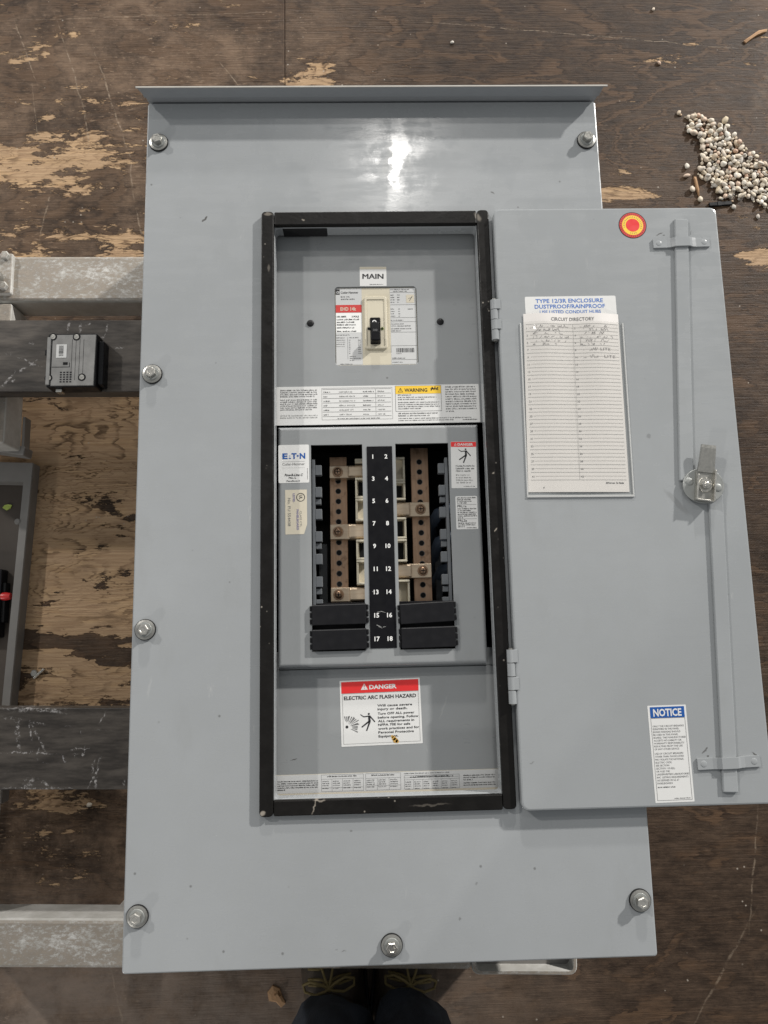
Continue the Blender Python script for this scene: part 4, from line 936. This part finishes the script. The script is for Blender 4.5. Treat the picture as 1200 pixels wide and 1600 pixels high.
for i in range(21):
    y = y0 - i*8.04 - 5.6; b.text(str(2*i+1), -48.6, y, zc, 2.2, 'ink_soft', 0); b.text(str(2*i+2), 2.2, y, zc, 2.2, 'ink_soft', 0)
for i in range(6): b.scrawl(-42, -4 - (i % 3)*3, y0-3.4-4.02*i, 2.8, zc+.05, 'pencil', i+3)
for i in range(6): b.scrawl(8, 44 - (i % 3)*5, y0-3.4-4.02*i, 2.8, zc+.05, 'pencil', i+30)
b.scrawl(11, 27, y0-29.4, 3.4, zc+.05, 'pencil', 50); b.text('LITE', 29, y0-29.4, zc+.05, 3.2, 'pencil', -.012, fit=11)
b.scrawl(11, 27, y0-37.4, 3.4, zc+.05, 'pencil', 51); b.text('LITE', 33, y0-37.4, zc+.05, 3.2, 'pencil', -.012, fit=12)
b.text('4', -37.5, -93.4, zc, 2.2, 'ink_soft', .01); b.greek(28, 47, -88.4, 1.9, zc, 'ink_soft', 1, 4)
tag(b.build('circuit_directory'), 'white lined circuit directory card tucked in the clear door sleeve', 'card')

# ------------------------------------------------------------------ loose breaker on the upper plank
LB = empty('circuit_breaker', -398, 217.5, 160, 'small loose black circuit breaker lying on its side on the plank', 'circuit breaker')
b = MB(); b.box(-430, -366, 181.4, 254.2, 160, 184, 'black_plastic', 1.4, 2)
b.box(-437, -430, 228, 236, 166, 176, 'black_plastic', 1); b.box(-366.2, -359, 186, 246, 160, 178, 'black_plastic', 1.5, 1.5); b.build('case', LB)
flat('case_side', (0.29, 0.285, 0.275), 0.24, 0, 0.45, vscale=60)  # grey face plate, lightened further to paint in its sheen
b = MB(); b.loft([[(x, y, 183.5) for x, y in ((-424, 182.5), (-368, 182.5), (-367, 252.6), (-424, 252.6))], [(x, y, 185.2) for x, y in ((-423.4, 183.2), (-368.6, 183.2), (-367.6, 252), (-423.4, 252))]], 'case_side')
for x in (-398, -393, -388, -383): b.rect(x, x+.5, 190, 246, 185.3, 'black_plastic')
b.rect(-423, -400, 207.6, 208.4, 185.35, 'black_plastic'); b.rect(-400.6, -399.8, 207.6, 214, 185.35, 'black_plastic')
for j in range(5):
    for i in range(4): b.rect(-412+4.2*i, -409.4+4.2*i, 187+3.2*j, 188.8+3.2*j, 185.35, 'black_plastic')
b.build('side_plate', LB)
b = MB(); b.box(-430, -425, 184, 249, 184, 186.4, 'case_side', .8); b.build('edge_rib', LB)
for x, y in ((-423, 249.6), (-392.5, 249.2), (-426.5, 193.4), (-383.5, 193.8)):
    b = MB(); b.cyl(x, y, 184, 185.6, 5.2, 'black_plastic', 18, .4); b.annulus(x, y, 1.5, 3.3, 186.0, 'bright_zinc', 18); b.dome(x, y, 185.6, 3.3, .35, 'zinc', 16); b.build('rivet', LB)
b = MB(); b.sheet(-418, -404.4, 220.6, 239, 185.6, 'label_white', .4)
rnd = random.Random(2); y = 223.2
while y < 237: wd = rnd.choice((.35, .6, .9)); b.rect(-414.6, -408.6, y, y+wd, 185.75, 'ink_black'); y += wd + rnd.choice((.5, .8))
b.build('barcode_sticker', LB)
b = MB(); b.box(-408.6, -402.6, 211, 214.6, 185.25, 185.5, 'dark_inside', .1); b.build('slot', LB)
b = MB(); b.box(-420, -411.6, 176.6, 181.4, 168, 178, 'bright_zinc', 1); b.build('lug', LB)

# ------------------------------------------------------------------ pebbles spilled on the floor
def pebble_mesh(seed):
    import bmesh
    from mathutils import noise as mn
    bm = bmesh.new(); bmesh.ops.create_icosphere(bm, subdivisions=2, radius=1.0)
    rnd = random.Random(seed); sx, sy, sz = rnd.uniform(.95, 1.5), rnd.uniform(.7, 1.0), rnd.uniform(.42, .68)
    off = Vector((seed*3.1, seed*1.7, seed*.9))
    for vv in bm.verts:
        k = 1 + .40*mn.noise(vv.co*1.0 + off) + .14*mn.noise(vv.co*2.3 + off)
        vv.co = Vector((vv.co.x*sx, vv.co.y*sy, vv.co.z*sz))*k
    zmin = min(vv.co.z for vv in bm.verts)
    for vv in bm.verts: vv.co.z -= zmin
    me = bpy.data.meshes.new('pebble'); bm.to_mesh(me); bm.free()
    me.polygons.foreach_set('use_smooth', [True]*len(me.polygons)); me.materials.append(M['pebble_stone']); return me
PM = [pebble_mesh(i) for i in range(18)]
def in_poly(x, y, poly):
    c = False; j = len(poly)-1
    for i in range(len(poly)):
        if (poly[i][1] > y) != (poly[j][1] > y) and x < (poly[j][0]-poly[i][0])*(y-poly[i][1])/(poly[j][1]-poly[i][1]) + poly[i][0]: c = not c
        j = i
    return c
PILE = [(531, 704), (551, 708), (578, 694), (600, 680), (620, 664), (634, 642), (652, 622), (675, 612), (692, 590), (694, 545), (662, 530), (640, 548), (612, 556), (584, 552), (578, 566), (558, 588), (545, 594), (548, 612), (560, 636), (552, 660), (536, 678)]
placed = []
def put_pebble(x, y, r, rnd, label, group):
    zf = 0.0
    for (px, py, pz, pr) in placed:
        d = math.hypot(px-x, py-y); s_ = (pr+r)*.92
        if d < s_: zf = max(zf, pz + .62*math.sqrt(max(0, s_*s_-d*d)) - .12*r)
    zf = min(zf, 26)
    placed.append((x, y, zf, r))
    o = bpy.data.objects.new('pebble', rnd.choice(PM)); col.objects.link(o)
    o.location = (x/1000, y/1000, zf/1000); k = r/1000; o.scale = (k, k, k*rnd.uniform(.9, 1.15))
    t = .12 if zf < .5 else .45
    o.rotation_euler = (rnd.uniform(-t, t)*(.2 if zf < .5 else 1), rnd.uniform(-t, t)*(.2 if zf < .5 else 1), rnd.uniform(0, 6.28))
    tag(o, label, 'pebble', group)
rnd = random.Random(21); n = 0
for lim, sep, stack in ((205, .88, False), (287, .62, True)):
    tries = 0
    base = len(placed)
    while n < lim and tries < 30000:
        tries += 1; x = rnd.uniform(525, 695); y = rnd.uniform(525, 708)
        if not in_poly(x, y, PILE): continue
        r = rnd.choice((2.5, 3.0, 3.5, 4.0, 4.5, 5.2)) if not stack else rnd.choice((2.8, 3.4, 4.0, 4.6))
        pool = placed[base:] if stack else placed
        if any(math.hypot(p[0]-x, p[1]-y) < (p[3]+r)*(sep + (.25 if stack else 0)) for p in pool): continue
        if stack and sum(1 for p in placed[:base] if math.hypot(p[0]-x, p[1]-y) < 13) < 3: continue
        put_pebble(x, y, r, rnd, 'small cream pebble in the pile on the floor by the open door', 'pebbles spilled in a pile by the open door'); n += 1
b = MB()      # broken bits and grit between the pebbles: too small to count
rg = random.Random(5)
for _ in range(900):
    x = rg.uniform(525, 700); y = rg.uniform(518, 712)
    if not in_poly(x + rg.uniform(-7, 7), y + rg.uniform(-7, 7), PILE): continue
    r = rg.choice((.6, .9, 1.3, 1.8, 2.4, 2.9)); h = r*rg.uniform(.7, 1.2); a = rg.uniform(0, 6)
    e_ = rg.uniform(.6, 1.2); b.loft([ring(x, y, r*.7, .01, 7, a, r*.7*e_), ring(x, y, r, h*.4, 7, a, r*e_), ring(x, y, r*.85, h*.8, 7, a, r*.85*e_), ring(x, y, r*.35, h, 7, a, r*.35*e_)], rg.choice(('grit_cream', 'grit_cream', 'grit_tan', 'grit_grey')), True, True, True)
tag(b.build('grit'), 'pale grit scattered among and around the spilled pebbles', 'grit', kind='stuff')
LOOSE = [(524, 710, 3.8, 'single cream pebble at the upper tip of the pile'), (601, 695, 5.2, 'round white pebble lying just above the pile edge'), (604, 684, 4.4, 'grey pebble touching the pile, below the round white one'),
         (529, 611, 4.6, 'upper of the two pebbles left of the pile'), (527.5, 594, 4.4, 'lower of the two pebbles left of the pile'), (534, 569, 5.0, 'oblong white pebble left of the pile, near the straw'),
         (546, 551, 4.4, 'white pebble between the pile and the black strip'), (601, 537, 4.4, 'cream pebble below the black strip beside the door corner'),
         (640, 520, 3.8, 'small pebble low at the right edge, away from the pile'), (498, 804, 3.6, 'lone white pebble on dark floor high above the pile'),
         (145, 845, 2.6, 'tiny pale pebble on the floor above the rain hood'), (496, 908, 2.6, 'tiny pale stone near the top edge of the photo'), (-419, -378, 3.4, 'tiny white stone on the dark floor below the lower plank')]
for x, y, r, lab in LOOSE: put_pebble(x, y, r, rnd, lab, 'stray pebbles')

b = MB(); b.frame(560, 541.6, 4); b.box(0, 38, -3.4, 3.4, 0, 3.6, 'black_plastic', 1); b.box(14, 20, -3.6, 3.6, 3.4, 4.2, 'rubber', .3)
tag(b.build('black_strip'), 'short black plastic strip on the floor beside the door corner', 'strip')
def chip(name, pts, zt, mat, label, cat):
    b = MB(); n = len(pts); cx = sum(p[0] for p in pts)/n; cy = sum(p[1] for p in pts)/n
    b.loft([[(x, y, 0.02) for x, y in pts], [(x, y, zt*.6) for x, y in pts], [(cx+(x-cx)*.6, cy+(y-cy)*.6, zt) for x, y in pts]], mat, True, True)
    return tag(b.build(name), label, cat)
chip('wood_splinter', [(648, 846), (652, 842), (672, 856), (690, 864), (692, 869), (676, 866)], 4, 'wood_chip', 'pale wood splinter on the dark floor at top right', 'splinter')
chip('wood_splinter', [(539, 592), (543, 592), (546, 570), (545, 556), (541, 572)], 4, 'wood_chip', 'thin tan straw at the left side of the pebble pile', 'splinter')
chip('wood_chip', [(-165, -632), (-158, -624), (-148, -628), (-145, -637), (-140, -647), (-146, -652), (-153, -645), (-163, -643)], 5, 'wood_chip', 'tan wood chip on the floor left of the boots', 'wood chip')
chip('wood_chip', [(-156, -634), (-150, -630), (-146, -636), (-153, -640)], 9, 'wood_chip', 'small wood flake lying on top of the chip left of the boots', 'wood chip')
b = MB(); b.tube([(-506, -199, 3.0), (-492, -186, 3.0)], [2.0, 2.0], 'bright_zinc', 10); b.loft([ring(-506, -192, 5.4, .02, 6), ring(-506, -192, 5.4, 4, 6), ring(-506, -192, 4.6, 5, 6)], 'zinc', True, True)
tag(b.build('loose_screw'), 'small bright screw on bare plywood above the lower plank', 'screw')

# ------------------------------------------------------------------ the photographer's boots and trouser legs
PE = empty('person', -25, -615, 0, 'standing person in dark navy trousers and black laced boots', 'person')
def leg_loops(cx, cy, sgn):
    L = []
    for z_, r1, r2, dx, dy in ((122, 52, 58, 0, 0), (132, 55, 62, 0, 2), (150, 51, 60, 0, 2), (172, 54, 62, 1, 0), (200, 50, 60, 1, -2), (240, 53, 62, 2, -4), (300, 54, 63, 3, -8), (400, 60, 68, 6, -12), (500, 64, 70, 10, -8), (620, 74, 84, 16, -14), (740, 86, 98, 20, -22), (840, 94, 112, 20, -30)):
        pts = []
        for i in range(28):
            a = 2*math.pi*i/28; k = 1 + .05*math.sin(3*a + z_*.06 + sgn) + .045*math.sin(5*a - z_*.11) + .02*math.sin(9*a + z_*.2) + .07*math.exp(-((a-1.9-.5*sgn)/.28)**2)
            pts.append((cx + sgn*dx + r1*k*math.cos(a), cy + dy + r2*k*math.sin(a), z_ + (4*math.sin(2*a+sgn) if z_ < 160 else 0)))
        L.append(pts)
    return L
b = MB()
for cx, sgn in ((-70, -1), (27, 1)):
    ll = leg_loops(cx, -642, sgn)
    inner = [[(cx + (p[0]-cx)*.9, -642 + (p[1]+642)*.9, p[2]+(10 if j == 0 else 14)) for p in ll[0]] for j in (0, 1)]
    b.loft([inner[1], inner[0]] + ll, 'navy_denim', True, True, True)
b.loft([ring(-21.5, -652, 190, 815, 40, 0, 118), ring(-21.5, -652, 196, 860, 40, 0, 125), ring(-21.5, -654, 188, 960, 40, 0, 118), ring(-21.5, -656, 176, 1040, 40, 0, 112)], 'navy_denim', True, True, True)
b.build('trousers', PE)
b = MB()      # work shirt above the belt
b.loft([ring(-21.5, -656, 182, 1000, 40, 0, 118), ring(-21.5, -658, 186, 1080, 40, 0, 122), ring(-21.5, -662, 196, 1200, 40, 0, 128), ring(-21.5, -668, 208, 1320, 40, 0, 128), ring(-21.5, -672, 206, 1400, 40, 0, 112), ring(-21.5, -676, 150, 1450, 40, 0, 86), ring(-21.5, -678, 66, 1478, 40, 0, 60)], 'shirt_cotton', True, True, True)
b.build('shirt', PE)
def boot(cx, turn):
    b = MB(); b.frame(cx, -613, turn)
    prof = [(-72, 38, 40), (-50, 40, 62), (-20, 40, 100), (10, 41, 112), (30, 42, 104), (55, 44, 84), (85, 47, 68), (120, 47, 58), (150, 40, 48), (166, 24, 36)]
    loops = []
    for y, hw, ht in prof:
        pts = []
        for i in range(20):
            a = 2*math.pi*i/20; ca, sa = math.cos(a), math.sin(a)
            pts.append((hw*math.copysign(abs(ca)**.75, ca), y, 24 + (ht-24)*max(0, sa)**.8 if sa > 0 else 24 + 14*sa))
        loops.append(pts)
    b.loft(loops, 'boot_leather', True, True, True)
    sh = []
    for z_, r1, r2 in ((70, 38, 50), (110, 36, 44), (150, 33, 40), (185, 33, 40)): sh.append(ring(0, -22, r1, z_, 20, 0, r2))
    b.loft(sh, 'boot_leather', True, True, True)
    o = b.build('boot', PE)
    b = MB(); b.frame(cx, -613, turn)
    so = [[(hw*1.05*s_, y) for y, hw, _ in prof] for s_ in (1, -1)]; out = so[0] + so[1][::-1]
    b.loft([[(x, y, 0) for x, y in out], [(x, y, 20) for x, y in out]], 'rubber', True, True); b.build('sole', o)
    b = MB(); b.frame(cx, -613, turn)
    for y, z_ in ((66, 80), (52, 92), (38, 104)):
        b.tube([(-27, y, z_-10), (-12, y+4, z_+4), (0, y, z_+6), (12, y-4, z_+4), (27, y-6, z_-8)], 1.7, 'lace', 6); b.tube([(27, y, z_-10), (12, y+4, z_+3), (0, y, z_+4), (-12, y-4, z_+3), (-27, y-6, z_-8)], 1.7, 'lace', 6)
    for s_ in (-1, 1):
        b.tube([(0, 34, 117), (s_*10, 42, 122), (s_*22, 46, 120), (s_*32, 40, 112), (s_*31, 30, 108), (s_*18, 27, 114), (s_*6, 31, 118), (0, 34, 118)], 1.8, 'lace', 6)
        b.tube([(0, 34, 118), (s_*4, 46, 116), (s_*9, 60, 104)], 1.6, 'lace', 6)
    b.dome(0, 34, 115, 5, 5, 'lace', 10); b.build('laces', o)
boot(-70, 6); boot(24, -7)

for o in scn.objects:
    if '_w' in o: del o['_w']
